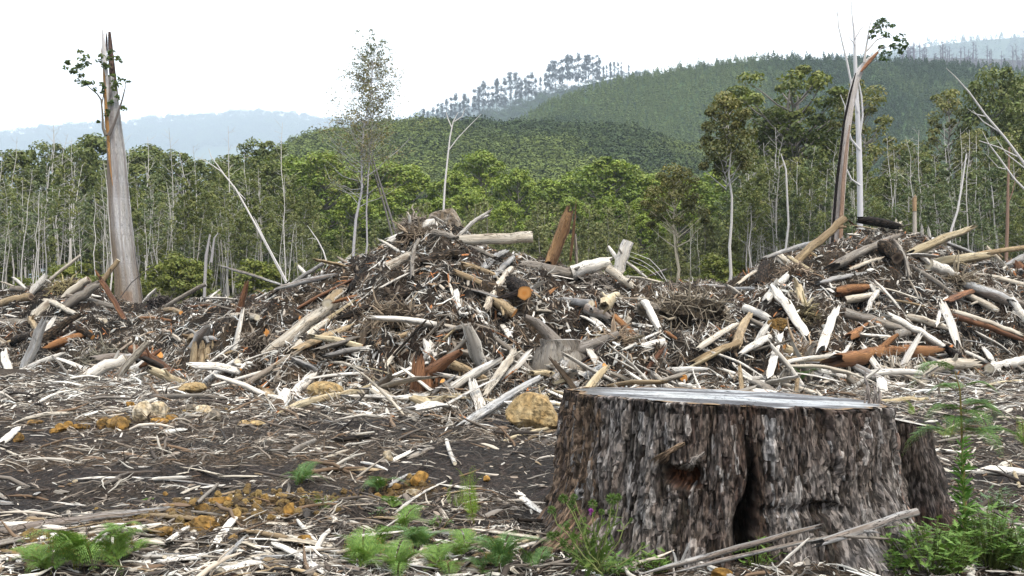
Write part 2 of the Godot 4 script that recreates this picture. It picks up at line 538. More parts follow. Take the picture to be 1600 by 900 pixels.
func build_hills() -> void:
	var cones := [far_crown("cone", 70, 1), far_crown("cone", 60, 2), far_crown("cone", 80, 3)]
	var domes := [far_crown("dome", 260, 4), far_crown("dome", 300, 5), far_crown("dome", 240, 6)]
	var green0 := Color(0.028, 0.05, 0.022)
	var green1 := Color(0.05, 0.085, 0.03)
	# far ridges, pale through the haze
	var h1 := hill("mountain_ridge", [[-500, 236], [-200, 222], [0, 212], [60, 203], [140, 198], [195, 195], [225, 189], [290, 186], [350, 180], [395, 176], [450, 181], [500, 189], [560, 197], [620, 212], [700, 240], [900, 290]], 7000, 4500, 508, 0.8, green0, green0)
	stock("mountain_forest", "pale blue forested mountain ridge far off in the haze behind the tall dead tree", h1, -400, 720, 0.7, 1.01, 5200, 46, domes, green0, green1)
	var h1c := hill("mountain_spur", [[480, 250], [560, 214], [600, 197], [640, 184], [700, 172], [780, 158], [860, 148], [960, 150]], 4200, 3000, 508, 0.8, green0, green0)
	stock("spur_forest", "blue wooded spur fading into haze above the valley gap", h1c, 520, 900, 0.5, 1.02, 1300, 32, cones, green0, green1)
	var h5 := hill("mountain_shoulder", [[1250, 100], [1380, 84], [1460, 70], [1520, 62], [1600, 56], [1750, 46], [2000, 40]], 4200, 3200, 508, 0.8, green0, green0)
	stock("shoulder_forest", "violet blue wooded shoulder in the mist beyond the burnt tree ridge", h5, 1300, 1900, 0.5, 1.02, 1500, 34, cones, green0, green1)
	# the ridge of tall spared trees
	var h2 := hill("tall_tree_ridge", [[540, 250], [600, 224], [640, 208], [680, 196], [740, 184], [800, 166], [850, 147], [900, 134], [960, 121], [1010, 116], [1100, 125]], 1700, 1250, 508, 0.8, green0, green0)
	stock("ridge_undergrowth", "blue green scrub on the ridge under the tall spared trees", h2, 560, 1020, 0.3, 1.0, 4200, 11, domes, green0, green1)
	ridge_trees(h2)
	# plantation hill
	var h3 := hill("plantation_hill", [[740, 262], [780, 215], [800, 197], [830, 178], [860, 162], [900, 146], [950, 131], [1000, 121], [1050, 112], [1100, 103], [1150, 95], [1200, 91], [1300, 91], [1400, 95], [1500, 101], [1600, 108], [1750, 116], [2100, 130]], 700, 480, 500, 0.8, green0, green1)
	stock("plantation_forest", "even green plantation of young trees covering the hill", h3, 770, 1850, 0.3, 1.0, 15000, 5.2, cones, Color(0.032, 0.056, 0.026), Color(0.09, 0.125, 0.046))
	# burnt ridge behind it on the right
	var h4 := hill("burnt_ridge", [[1320, 130], [1400, 96], [1440, 89], [1520, 89], [1600, 92], [1800, 96]], 1500, 1200, 508, 0.7, Color(0.05, 0.05, 0.05), Color(0.06, 0.06, 0.06))
	burnt_trees(h4)
	# nearer knoll
	var h6 := hill("forested_knoll", [[330, 300], [400, 264], [440, 246], [470, 229], [500, 219], [560, 212], [600, 205], [660, 201], [720, 203], [780, 204], [850, 208], [950, 211], [1000, 217], [1050, 232], [1100, 248], [1200, 275], [1400, 300]], 430, 260, 495, 0.7, green0, green1)
	stock("knoll_forest", "rounded forest canopy covering the nearer knoll", h6, 360, 1350, 0.3, 1.0, 7000, 6.2, domes, Color(0.042, 0.064, 0.022), Color(0.115, 0.145, 0.036))

func ridge_trees(place: Callable) -> void:
	var spots := [[655, 24], [676, 30], [690, 36], [704, 40], [718, 34], [731, 42], [748, 46], [762, 40], [776, 48], [789, 44], [806, 46], [826, 48], [845, 34], [858, 42], [868, 40], [880, 44], [893, 46], [905, 44], [916, 40], [927, 38], [938, 34], [949, 30], [961, 32], [972, 22], [984, 26], [636, 20], [668, 22], [770, 36], [815, 40], [837, 42], [853, 36], [899, 42], [944, 26], [648, 26], [661, 28], [683, 38], [697, 36], [711, 42], [725, 44], [740, 40], [755, 46], [783, 50], [797, 48], [811, 46], [821, 44], [831, 44], [863, 44], [874, 46], [887, 46], [911, 44], [921, 40], [933, 36], [955, 28], [967, 28]]
	var protos := []
	for s in 4:
		var r := RandomNumberGenerator.new()
		r.seed = 400 + s
		var w := MB.new()
		var l := MB.new()
		l.normals = false
		w.tube(PackedVector3Array([Vector3.ZERO, Vector3(0.01, 0.5, 0), Vector3(0.0, 1.0, 0.01)]), PackedFloat32Array([0.018, 0.013, 0.004]), 5, PackedColorArray([Color(0.12, 0.11, 0.10)]))
		for k in 14:
			var a := r.randf() * TAU
			var h := r.randf_range(0.24, 1.0)
			var o := Vector3(cos(a), 0, sin(a)) * r.randf_range(0.02, 0.15) * (1.3 - h * 0.9)
			for q in 60:
				var d := Vector3(r.randfn(), r.randfn() * 0.6, r.randfn())
				var x := Vector3(r.randfn(), r.randfn(), r.randfn()).normalized()
				l.leaf(Vector3(0, h, 0) + o + d * 0.055, x * 0.026, x.cross(Vector3(0.3, 1, 0.2)).normalized() * 0.02, Color(0.025, 0.034, 0.026) * r.randf_range(0.7, 1.3))
		protos.append([w.mesh(), l.mesh()])
	for i in spots.size():
		var q = protos[i % 4]
		var p: Vector3 = place.call(float(spots[i][0]), 0.98)
		var o := empty("ridge_tree", p - Vector3(0, 1, 0))
		part(o, "trunk", q[0], M.plain)
		part(o, "crown", q[1], M.far)
		o.scale = Vector3(0.62, 1.0, 0.62) * (spots[i][1] / F * 1700.0 * rng.randf_range(0.85, 1.3))
		o.rotation.y = rng.randf() * TAU
		tag(o, "%s tree on the hazy ridge, %s" % ["slim" if spots[i][1] > 40 else "ragged", beside(TREE_MARKS, spots[i][0]).replace("behind", "above")], "tree", "tall trees along the hazy ridge")

func burnt_trees(place: Callable) -> void:
	var protos := []
	for s in 4:
		var r := RandomNumberGenerator.new()
		r.seed = 500 + s
		var w := MB.new()
		w.tube(PackedVector3Array([Vector3.ZERO, Vector3(0.01, 0.5, 0), Vector3(0.0, 1.0, 0.01)]), PackedFloat32Array([0.03, 0.022, 0.008]), 5, PackedColorArray([Color(0.11, 0.09, 0.11)]))
		for k in 16:
			var a := r.randf() * TAU
			var h := r.randf_range(0.3, 0.98)
			var o := Vector3(cos(a), r.randf_range(0.1, 0.9), sin(a)) * r.randf_range(0.08, 0.2)
			w.tube(PackedVector3Array([Vector3(0, h, 0), Vector3(0, h, 0) + o]), PackedFloat32Array([0.016, 0.006]), 4, PackedColorArray([Color(0.11, 0.09, 0.11)]))
		protos.append(w.mesh())
	for i in 130:
		var px := 1412.0 + 225.0 * pow(rng.randf(), 1.1)
		var p: Vector3 = place.call(px, rng.randf_range(0.85, 1.0))
		var o := empty("burnt_tree", p - Vector3(0, 0.5, 0))
		part(o, "trunk", protos[i % 4], M.plain)
		o.scale = Vector3.ONE * rng.randf_range(20, 34) / F * 1500.0 * (1.0 if px < 1480 else 0.8)
		o.rotation.y = rng.randf() * TAU
		tag(o, "bare burnt tree on the misty ridge, %s" % beside(TREE_MARKS, px).replace("behind", "above"), "tree", "burnt trees on the misty ridge")

# ---------------------------------------------------------------- trees
func v3r(r: RandomNumberGenerator) -> Vector3:
	return Vector3(r.randfn(), r.randfn(), r.randfn())

func puff(l: MB, r: RandomNumberGenerator, p: Vector3, rad: Vector3, count: int, size: float, col: Color, up := 0.5) -> void:
	for i in count:
		var d := v3r(r).normalized()
		if d.y < -0.2 and r.randf() < 0.6: d.y = -d.y
		var q := p + d * rad * pow(r.randf(), 0.33)
		var nn := (d * 0.7 + Vector3(0, up, 0) + v3r(r) * 0.45).normalized()
		var x := nn.cross(v3r(r)).normalized()
		var s := size * r.randf_range(0.6, 1.3)
		var f := r.randf_range(0.72, 1.3)
		l.leaf(q, x * s, nn.cross(x) * s * 0.55, Color(col.r * f * r.randf_range(0.9, 1.12), col.g * f, col.b * f))

func bent(a: Vector3, b: Vector3, n: int, sag: Vector3, wob: float, r: RandomNumberGenerator) -> PackedVector3Array:
	var out := PackedVector3Array()
	for i in n + 1:
		var t := float(i) / n
		var w := v3r(r) * wob if i > 0 and i < n else Vector3.ZERO
		out.append(a.lerp(b, t) + sag * 4.0 * t * (1.0 - t) + w)
	return out

func radii(r0: float, r1: float, n: int) -> PackedFloat32Array:
	var out := PackedFloat32Array()
	for i in n + 1: out.append(lerpf(r0, r1, float(i) / n))
	return out

# Broad tree of rounded leaf clumps. Sizes in metres for a tree of height h.
func clump_tree(s: int, h: float, tr: float, crown_from: float, rx: float, clumps: int, cr: float, per: int, leaf: float, ca: Color, cb: Color, wood: Color, shape := "dome") -> Array:
	var r := RandomNumberGenerator.new()
	r.seed = s
	var w := MB.new()
	var l := MB.new()
	l.normals = false
	var lean := Vector3(r.randfn() * 0.03 * h, 0, r.randfn() * 0.03 * h)
	var tip := Vector3(0, h * 0.93, 0) + lean
	var path := bent(Vector3(0, -0.4, 0), tip, 9, Vector3(r.randfn(), 0, r.randfn()) * h * 0.015, h * 0.006, r)
	var tc := PackedColorArray()
	for i in 10: tc.append(wood * (0.75 + 0.04 * i))
	w.tube(path, radii(tr, tr * 0.18, 9), 7, tc, 1.0, 0.06, s)
	for i in clumps:
		var t := (i + 0.5) / clumps
		var e := 1.0
		match shape:
			"dome": e = sqrt(maxf(0.0, 1.0 - pow(t, 2.2)))
			"column": e = 0.55 + 0.45 * sin(t * PI)
			"layers": e = 0.35 + 0.75 * t if t < 0.8 else 1.0 - (t - 0.8) * 2.4
			"spire": e = 1.05 - t
		var y := lerpf(crown_from * h, h * 0.95, t)
		var a := i * 2.39996 + r.randf_range(-0.5, 0.5)
		var rr := rx * e * sqrt(r.randf_range(0.1, 1.0))
		var ax := lean * (y / h)
		var c := Vector3(cos(a) * rr, y, sin(a) * rr) + ax
		var k := cr * r.randf_range(0.5, 1.5) * (1.0 if shape != "spire" else 1.2 - 0.7 * t)
		var hold := clampf(y - rr * 0.75 - 0.3, crown_from * h * 0.55, h * 0.9)
		var p0 := Vector3(0, hold, 0) + lean * (hold / h)
		w.tube(bent(p0, c - Vector3(0, k * 0.3, 0), 3, Vector3(0, -0.04 * rr, 0), rr * 0.03, r), radii(tr * 0.3, tr * 0.07, 3), 5, PackedColorArray([wood * 0.95]))
		var col := ca.lerp(cb, clampf(t * 0.7 + r.randf_range(-0.2, 0.5), 0, 1))
		puff(l, r, c, Vector3(k, k * (0.55 if shape == "layers" else 0.68), k), per, leaf, col)
	return [w.mesh(), l.mesh(), h]

# Thin stemmed regrowth: wispy branches carrying small tufts.
func wisp_tree(s: int, h: float, tr: float, from: float, reach: float, boughs: int, tuft: int, leaf: float, ca: Color, cb: Color, wood: Color, stems := 1) -> Array:
	var r := RandomNumberGenerator.new()
	r.seed = s
	var w := MB.new()
	var l := MB.new()
	l.normals = false
	for q in stems:
		var foot := Vector3(r.randfn(), 0, r.randfn()) * (0.0 if q == 0 else 0.5)
		var hh := h * (1.0 if q == 0 else r.randf_range(0.7, 0.95))
		var tip := foot + Vector3(r.randfn() * 0.045 * h, hh, r.randfn() * 0.045 * h)
		var path := bent(foot - Vector3(0, 0.3, 0), tip, 8, Vector3(r.randfn(), 0, r.randfn()) * h * 0.02, h * 0.006, r)
		w.tube(path, radii(tr, tr * 0.15, 8), 6, PackedColorArray([wood * r.randf_range(0.8, 1.15)]), 1.0, 0.08, s + q)
		for i in boughs:
			var t := lerpf(from, 0.99, pow((i + r.randf()) / boughs, 0.8))
			var f := t * 8.0
			var p := path[mini(int(f), 7)].lerp(path[mini(int(f) + 1, 8)], f - int(f))
			var a := r.randf() * TAU
			var len := reach * r.randf_range(0.5, 1.1) * (1.15 - 0.75 * (t - from) / (1.0 - from))
			var e := p + Vector3(cos(a), r.randf_range(0.25, 1.1), sin(a)) * len
			var bp := bent(p, e, 4, Vector3(0, -0.06 * len, 0), len * 0.04, r)
			w.tube(bp, radii(tr * 0.28 * (1.1 - t * 0.6), tr * 0.05, 4), 4, PackedColorArray([wood]))
			for z in 3:
				var b := bp[2 + z % 3] + v3r(r) * len * 0.10
				if tuft > 0: puff(l, r, b, Vector3.ONE * len * 0.24, tuft, leaf, ca.lerp(cb, r.randf()), 0.2)
			if tuft == 0 or r.randf() < 0.3:
				var e2 := bp[2] + (e - p).rotated(Vector3.UP, r.randf_range(-0.9, 0.9)) * 0.5
				w.tube(bent(bp[2], e2, 2, Vector3.ZERO, len * 0.03, r), radii(tr * 0.12, tr * 0.03, 2), 4, PackedColorArray([wood]))
	return [w.mesh(), l.mesh() if tuft > 0 else null, h]

func plant_tree(called: String, q: Array, px: float, d: float, py_top: float, label: String, group: String, wide := 1.0) -> Node3D:
	var x := ray(px, 480).x * d
	var g := surf(x, -d)
	var o := empty(called, Vector3(x, g - 0.1, -d))
	part(o, "trunk", q[0], M.plain)
	if q[1] != null: part(o, "crown", q[1], M.leaf)
	var s: float = (EYE + ray(px, py_top).y * d - g) / q[2]
	o.scale = Vector3(s * wide, s, s * wide)
	o.rotation.y = rng.randf() * TAU
	tag(o, label, "tree", group)
	return o

func build_forest() -> void:
	var gA := Color(0.085, 0.125, 0.026)
	var gB := Color(0.19, 0.235, 0.042)
	var dA := Color(0.06, 0.075, 0.028)
	var dB := Color(0.135, 0.155, 0.05)
	var oA := Color(0.11, 0.115, 0.045)
	var oB := Color(0.19, 0.185, 0.065)
	var grey := Color(0.26, 0.235, 0.21)
	var domes := []
	for s in 5: domes.append(clump_tree(10 + s, 16, 0.3, 0.28, 4.5, 105, 0.78, 140, 0.17, gA, gB, grey * 0.7))
	var darks := []
	for s in 4: darks.append(clump_tree(30 + s, 16, 0.2, 0.34, 3.2, 62, 0.85, 150, 0.17, dA, dB, grey * 0.6, "column" if s % 2 else "dome"))
	var layered := []
	for s in 2: layered.append(clump_tree(50 + s, 18, 0.32, 0.42, 5.0, 70, 0.9, 170, 0.17, Color(0.06, 0.08, 0.024), Color(0.145, 0.16, 0.04), grey * 0.7, "layers"))
	var stems := []
	for s in 5: stems.append(wisp_tree(160 + s, 14, 0.085, 0.46, 1.9, 40, 26, 0.11, Color(0.105, 0.13, 0.045), Color(0.21, 0.22, 0.08), Color(0.36, 0.335, 0.31), 1 + s % 3))
	var columns := []
	for s in 3: columns.append(clump_tree(60 + s, 16, 0.22, 0.3, 2.2, 62, 0.62, 110, 0.14, oA, oB, grey, "column"))
	var wisps := []
	for s in 6: wisps.append(wisp_tree(70 + s, 12, 0.085, 0.22, 1.7, 40, 30, 0.12, Color(0.14, 0.155, 0.065), Color(0.25, 0.255, 0.11), grey * 1.15, 1 + s % 3))
	var greys := []
	for s in 4: greys.append(wisp_tree(90 + s, 12, 0.08, 0.46, 1.5, 32, 22, 0.11, Color(0.105, 0.135, 0.065), Color(0.18, 0.205, 0.105), Color(0.4, 0.375, 0.35), 1 + s % 2))
	var bares := []
	for s in 4: bares.append(wisp_tree(110 + s, 12, 0.065, 0.4, 1.4, 16, 0, 0.1, oA, oB, Color(0.46, 0.43, 0.4), 1 + s % 2))
	var shrubs := []
	for s in 3: shrubs.append(clump_tree(120 + s, 5, 0.06, 0.12, 1.7, 20, 0.75, 200, 0.14, oA, Color(0.15, 0.17, 0.035), grey))

	# bright rounded crowns in the middle distance
	for q in [[455, 236, 128], [505, 232, 120], [560, 250, 130], [600, 246, 122], [650, 252, 128], [700, 262, 118], [748, 228, 124], [800, 258, 116], [850, 272, 122], [893, 262, 128], [936, 238, 118], [985, 258, 124], [1030, 266, 118], [1085, 268, 122], [1130, 250, 130], [560, 296, 100], [612, 292, 104], [676, 304, 96], [728, 292, 104], [790, 310, 92], [840, 322, 98], [896, 304, 102], [955, 300, 98], [1012, 302, 92], [1062, 312, 100], [765, 316, 98], [1000, 330, 84], [700, 330, 88], [865, 345, 84]]:
		plant_tree("canopy_tree", domes[rng.randi() % 5], q[0], q[2], q[1], "%s rounded bright green tree %s" % ["tall" if q[1] < 285 else "lower", beside(TREE_MARKS, q[0])], "bright green canopy trees", rng.randf_range(0.95, 1.3))
	# dark forest on the left
	for q in [[-90, 240, 100], [-40, 232, 92], [18, 228, 96], [62, 216, 104], [112, 222, 96], [140, 202, 106], [205, 228, 100], [236, 220, 108], [284, 226, 98], [318, 242, 104], [356, 236, 110], [404, 206, 104], [425, 244, 98], [378, 262, 94], [30, 290, 84], [90, 286, 86], [150, 290, 84], [240, 292, 86], [300, 300, 84], [365, 306, 88], [420, 300, 86], [-20, 300, 82], [470, 300, 90]]:
		plant_tree("forest_tree", darks[rng.randi() % 4], q[0], q[2], q[1], "%s dark green gum %s" % ["tall" if q[1] < 270 else "lower", beside(TREE_MARKS, q[0])], "dark forest trees on the left", rng.randf_range(0.85, 1.2))
	# right hand forest
	for q in [[1200, 178, 96, 1], [1228, 158, 90, 1], [1290, 190, 98, 1], [1372, 112, 84, 2], [1408, 215, 92, 2], [1440, 228, 88, 2], [1490, 128, 96, 2], [1550, 98, 92, 1], [1604, 112, 96, 1], [1640, 140, 90, 1], [1515, 196, 84, 2], [1580, 196, 84, 2], [1225, 240, 80, 2], [1190, 262, 84, 1], [1300, 258, 80, 1], [1340, 250, 82, 2], [1400, 262, 80, 1], [1460, 250, 84, 2], [1520, 256, 80, 1], [1570, 262, 78, 2], [1630, 250, 80, 1], [1160, 300, 84, 1], [1100, 330, 80, 1], [1700, 180, 86, 1], [1760, 150, 90, 0]]:
		var k: int = q[3]
		var set_: Array = [layered, darks, columns][k]
		plant_tree(["spreading_tree", "gum_tree", "slender_gum"][k], set_[rng.randi() % set_.size()], q[0], q[2], q[1], "%s %s %s" % ["tall" if q[1] < 235 else "lower", ["spreading layered dark green tree", "dense dark green gum", "slender olive gum"][k], beside(TREE_MARKS, q[0])], "forest trees on the right", rng.randf_range(0.7, 0.95))
	tag(plant_tree("spreading_tree", layered[1], 1252, 88, 92, "", ""), "large dark spreading tree with flat layered crown beside the leaning broken trunk", "tree")
	tag(plant_tree("yellow_tree", shrubs[1], 215, 76, 306, "", "", 0.5), "small yellow leaved tree just right of the tall dead tree", "tree")
	# thickets of regrowth in front
	for i in 70:
		var px := rng.randf_range(-60, 470)
		var d := rng.randf_range(64, 84)
		var grey_one := rng.randf() < 0.55
		var tip := rng.randf_range(250, 370)
		plant_tree("sapling", (greys if grey_one else stems)[rng.randi() % 4], px, d, tip, "%s %s sapling, left thicket, %s" % ["tall" if tip < 300 else "short", "grey" if grey_one else "olive", beside(TREE_MARKS, px)], "saplings of the left thicket")
	for i in 75:
		var px := rng.randf_range(420, 1180)
		var d := rng.randf_range(62, 82)
		var tip := rng.randf_range(312, 405)
		plant_tree("sapling", wisps[rng.randi() % 6], px, d, tip, "%s olive leaved sapling %s" % ["tall" if tip < 350 else "short", beside(TREE_MARKS, px)], "saplings of the middle regrowth")
	for i in 62:
		var px := rng.randf_range(1150, 1700)
		var d := rng.randf_range(60, 78)
		var grey_one := rng.randf() < 0.45
		var tip := rng.randf_range(200, 340)
		plant_tree("sapling", (greys if grey_one else stems)[rng.randi() % 4], px, d, tip, "%s %s sapling, right thicket, %s" % ["tall" if tip < 265 else "short", "grey" if grey_one else "olive", beside(TREE_MARKS, px)], "saplings of the right thicket")
	for i in 140:
		var px := rng.randf_range(-40, 1680) if i < 90 else (rng.randf_range(1160, 1680) if i < 122 else rng.randf_range(-20, 440))
		if px > 480 and px < 1080 and rng.randf() < 0.65: continue
		plant_tree("dead_sapling", bares[rng.randi() % 4], px, rng.randf_range(60, 76), rng.randf_range(190, 370) if px < 450 or px > 1150 else rng.randf_range(340, 410), "bare dead sapling %s" % beside(TREE_MARKS, px), "bare dead saplings")
	for i in 58:
		var px := rng.randf_range(-60, 1700)
		plant_tree("shrub", shrubs[rng.randi() % 3], px, rng.randf_range(58, 72), rng.randf_range(395, 440), "low olive shrub %s" % beside(TREE_MARKS, px), "shrubs along the forest edge", rng.randf_range(1.0, 1.6)).set_meta("category", "shrub")
	# shaded trees deeper in, between the trunks
	for i in 64:
		var px := -150.0 + 1950.0 * (i + rng.randf()) / 64.0
		plant_tree("inner_tree", darks[rng.randi() % 4], px, rng.randf_range(90, 125), rng.randf_range(330, 375), "dark low inner tree %s" % beside(TREE_MARKS, px), "trees deep in the forest", 1.5)
	for i in 44:
		var px := -120.0 + 1880.0 * (i + rng.randf()) / 44.0
		plant_tree("shrub", shrubs[rng.randi() % 3], px, rng.randf_range(78, 92), rng.randf_range(402, 428), "low shaded shrub %s" % beside(TREE_MARKS, px), "shrubs along the forest edge", 2.0).set_meta("category", "shrub")
	special_trees()

# a limb traced as [x, y, width] in photograph pixels at one distance
func limb(b: MB, d: float, pts: Array, sides: int, cols: PackedColorArray, lump := 0.06, s := 1, deep := 0.0, flat := 1.0) -> PackedVector3Array:
	var path := PackedVector3Array()
	var rad := PackedFloat32Array()
	var cc := PackedColorArray()
	for i in pts.size():
		var t := float(i) / maxf(1, pts.size() - 1)
		path.append(at(pts[i][0], pts[i][1], d + deep * t))
		rad.append(pts[i][2] / F * d * 0.5)
		cc.append(cols[0].lerp(cols[cols.size() - 1], t))
	b.tube(path, rad, sides, cc, flat, lump, s, 0.0, Vector3(1, 0, 0))
	return path

func off(q: MB, o: Node3D) -> ArrayMesh:
	for i in q.v.size(): q.v[i] -= o.position
	return q.mesh()

func tufts(l: MB, r: RandomNumberGenerator, d: float, pts: Array, leaf: float, ca: Color, cb: Color, per := 40) -> void:
	for q in pts:
		var k: float = q[2] / F * d
		for z in 3: puff(l, r, at(q[0], q[1], d + r.randf_range(-0.4, 0.4)) + v3r(r) * k * 0.5, Vector3(k, k * 0.75, k) * 0.75, int(per * q[2] / 14.0), leaf * 0.62, ca.lerp(cb, r.randf()), 0.4)

func special_trees() -> void:
	var r := RandomNumberGenerator.new()
	r.seed = 99
	var pale := Color(0.38, 0.375, 0.385)
	# --- the tall dead tree on the left
	var d := 56.0
	var foot := at(203, 482, d)
	var o := empty("dead_tree", Vector3(foot.x, surf(foot.x, -d), -d))
	var b := MB.new()
	var keys := [[204, 496, 46], [202, 476, 42.5], [199, 440, 38.5], [194, 400, 35.5], [190, 360, 34], [187, 320, 32], [184, 280, 30.5], [182, 240, 28], [179, 210, 25], [178, 185, 21], [177, 165, 18], [176, 148, 15], [174, 132, 12], [173, 118, 9]]
	var sides := 44
	for i in keys.size() * 8 - 7:
		var f := i / 8.0
		var k0: Array = keys[int(f)]
		var k1: Array = keys[mini(int(f) + 1, keys.size() - 1)]
		var t := f - int(f)
		var c := at(lerpf(k0[0], k1[0], t), lerpf(k0[1], k1[1], t), d) 
		var rad := lerpf(k0[2], k1[2], t) / F * d * 0.5
		for k in sides + 1:
			var a := TAU * k / sides
			var g := 1.0 + 0.05 * n_mid.get_noise_2d(cos(a) * 60.0, c.y * 4.0 + sin(a) * 60.0) + 0.09 * minf(0.0, n_fine.get_noise_2d(a * 26.0, c.y * 1.1) + 0.05) + 0.035 * n_fine.get_noise_2d(a * 60.0, c.y * 9.0) + 0.05 * cos(a * 5.0 + 0.6) * smoothstep(6.0, 0.0, c.y - 1.0)
			var col := pale.lerp(Color(0.58, 0.58, 0.61), smoothstep(-0.1, 0.5, n_mid.get_noise_2d(a * 14.0, c.y * 1.6)))
			col = col.lerp(Color(0.17, 0.14, 0.135), smoothstep(0.0, -0.35, n_fine.get_noise_2d(a * 26.0, c.y * 1.1)) * 0.6)
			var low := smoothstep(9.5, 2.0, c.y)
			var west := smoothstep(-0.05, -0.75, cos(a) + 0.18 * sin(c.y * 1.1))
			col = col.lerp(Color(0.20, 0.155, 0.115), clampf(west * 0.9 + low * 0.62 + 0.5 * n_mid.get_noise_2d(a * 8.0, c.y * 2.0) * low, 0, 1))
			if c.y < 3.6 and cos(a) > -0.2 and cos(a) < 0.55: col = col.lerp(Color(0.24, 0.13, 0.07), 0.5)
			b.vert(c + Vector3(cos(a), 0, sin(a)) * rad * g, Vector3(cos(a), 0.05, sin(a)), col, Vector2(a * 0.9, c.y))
	var rows: int = keys.size() * 8 - 7
	for i in rows - 1:
		for k in sides:
			var a := i * (sides + 1) + k
			b.tri(a, a + 1, a + sides + 1); b.tri(a + 1, a + sides + 2, a + sides + 1)
	part(o, "trunk", off(b, o), M.wood)
	b = MB.new()
	limb(b, d - 0.2, [[170, 200, 12], [167, 160, 9], [165, 120, 8.5], [163, 80, 7], [161, 58, 4.5], [160, 43, 0.8]], 9, PackedColorArray([Color(0.6, 0.59, 0.62), Color(0.72, 0.7, 0.74)]), 0.12, 4, 0.0, 0.6)
	limb(b, d - 0.3, [[158, 105, 1.5], [158.5, 80, 2.2], [157.5, 70, 0.5]], 5, PackedColorArray([Color(0.5, 0.46, 0.45)]), 0.1, 5)
	part(o, "pale_spire", off(b, o), M.wood)
	b = MB.new()
	limb(b, d + 0.1, [[180, 165, 14], [177, 130, 12], [174, 95, 9], [172, 66, 7.5], [171, 50, 5]], 9, PackedColorArray([Color(0.22, 0.15, 0.12), Color(0.27, 0.19, 0.17)]), 0.16, 6, 0.0, 0.7)
	limb(b, d + 0.15, [[167, 80, 3.5], [166.5, 60, 3], [166, 51, 1]], 6, PackedColorArray([Color(0.16, 0.12, 0.12)]), 0.16, 7)
	part(o, "brown_spire", off(b, o), M.bark)
	b = MB.new()
	limb(b, d - 0.55, [[176, 290, 1], [171, 250, 3.5], [169, 215, 5.5], [167, 190, 6], [165, 160, 5], [163, 120, 3.5], [162, 108, 1]], 8, PackedColorArray([Color(0.38, 0.21, 0.09), Color(0.42, 0.23, 0.08)]), 0.16, 8, 0.0, 0.55)
	part(o, "orange_strip", off(b, o), M.wood)
	b = MB.new()
	limb(b, d - 0.75, [[166, 212, 6], [161, 200, 4], [160, 175, 3], [158, 156, 2.6], [152, 147, 2.2], [140, 137, 1.6], [128, 122, 1.0], [120, 108, 0.6]], 5, PackedColorArray([Color(0.13, 0.11, 0.09)]))
	limb(b, d - 0.75, [[159, 165, 2.0], [163, 140, 1.6], [165, 118, 0.8]], 5, PackedColorArray([Color(0.13, 0.11, 0.09)]))
	part(o, "branch", off(b, o), M.plain)
	b = MB.new()
	limb(b, d - 0.85, [[170, 212, 6], [178, 195, 3.8], [186, 172, 3], [191, 156, 2.4], [195, 140, 1.6], [197, 130, 0.8]], 5, PackedColorArray([Color(0.12, 0.10, 0.09)]))
	part(o, "branch", off(b, o), M.plain)
	var l := MB.new()
	l.normals = false
	tufts(l, r, d - 0.8, [[128, 98, 9], [136, 96, 8], [120, 106, 8], [115, 114, 6], [126, 122, 7], [134, 128, 8], [142, 130, 7], [105, 102, 6], [123, 80, 5], [107, 97, 4], [165, 95, 8], [172, 88, 7], [164, 104, 6], [184, 122, 9], [178, 132, 7], [187, 94, 5], [158, 134, 6], [159, 143, 5], [178, 158, 8], [193, 168, 6], [168, 174, 6], [152, 190, 4], [148, 140, 4], [199, 128, 3], [173, 80, 6]], 0.17, Color(0.045, 0.07, 0.02), Color(0.10, 0.13, 0.03), 34)
	part(o, "foliage", off(l, o), M.leaf)
	tag(o, "tall dead broken tree trunk with split spires and leafy side shoots", "tree")

	# --- the leaning broken tree on the right
	d = 57.0
	foot = at(1308, 440, d)
	o = empty("leaning_tree", Vector3(foot.x, surf(foot.x, -d), -d))
	b = MB.new()
	limb(b, d, [[1303, 420, 21], [1307, 360, 18], [1311, 310, 15.5], [1316, 260, 14], [1321, 210, 13], [1328, 165, 12], [1336, 128, 11], [1346, 106, 9.5], [1358, 93, 8], [1371, 82, 4]], 12, PackedColorArray([Color(0.5, 0.43, 0.40), Color(0.6, 0.58, 0.59)]), 0.14, 14)
	part(o, "trunk", off(b, o), M.wood)
	b = MB.new()
	limb(b, d - 0.35, [[1299, 400, 5], [1303, 340, 5], [1307, 290, 5], [1313, 240, 4.5], [1319, 190, 4], [1328, 148, 4], [1337, 114, 1.5]], 7, PackedColorArray([Color(0.03, 0.02, 0.018)]), 0.1, 15, 0.0, 0.4)
	part(o, "charred_hollow", off(b, o), M.bark)
	b = MB.new()
	limb(b, d - 0.5, [[1313, 400, 7], [1315, 330, 7], [1318, 280, 6], [1323, 230, 5], [1328, 195, 2]], 7, PackedColorArray([Color(0.3, 0.19, 0.13), Color(0.36, 0.27, 0.22)]), 0.12, 16, 0.0, 0.5)
	limb(b, d - 0.35, [[1345, 112, 3], [1352, 103, 6], [1362, 92, 6], [1372, 81, 3]], 7, PackedColorArray([Color(0.3, 0.15, 0.09)]), 0.1, 17, 0.0, 0.6)
	part(o, "red_heartwood", off(b, o), M.wood)
	b = MB.new()
	for q in [[[1350, 98, 4], [1354, 70, 3], [1358, 45, 2], [1367, 12, 0.8]], [[1354, 80, 3], [1370, 62, 2], [1388, 56, 1]], [[1358, 92, 3], [1378, 74, 2], [1402, 72, 1]], [[1356, 60, 2], [1368, 42, 1.4], [1386, 33, 0.8]]]:
		limb(b, d - 0.2, q, 5, PackedColorArray([Color(0.42, 0.39, 0.37)]))
	part(o, "branch", off(b, o), M.plain)
	l = MB.new()
	l.normals = false
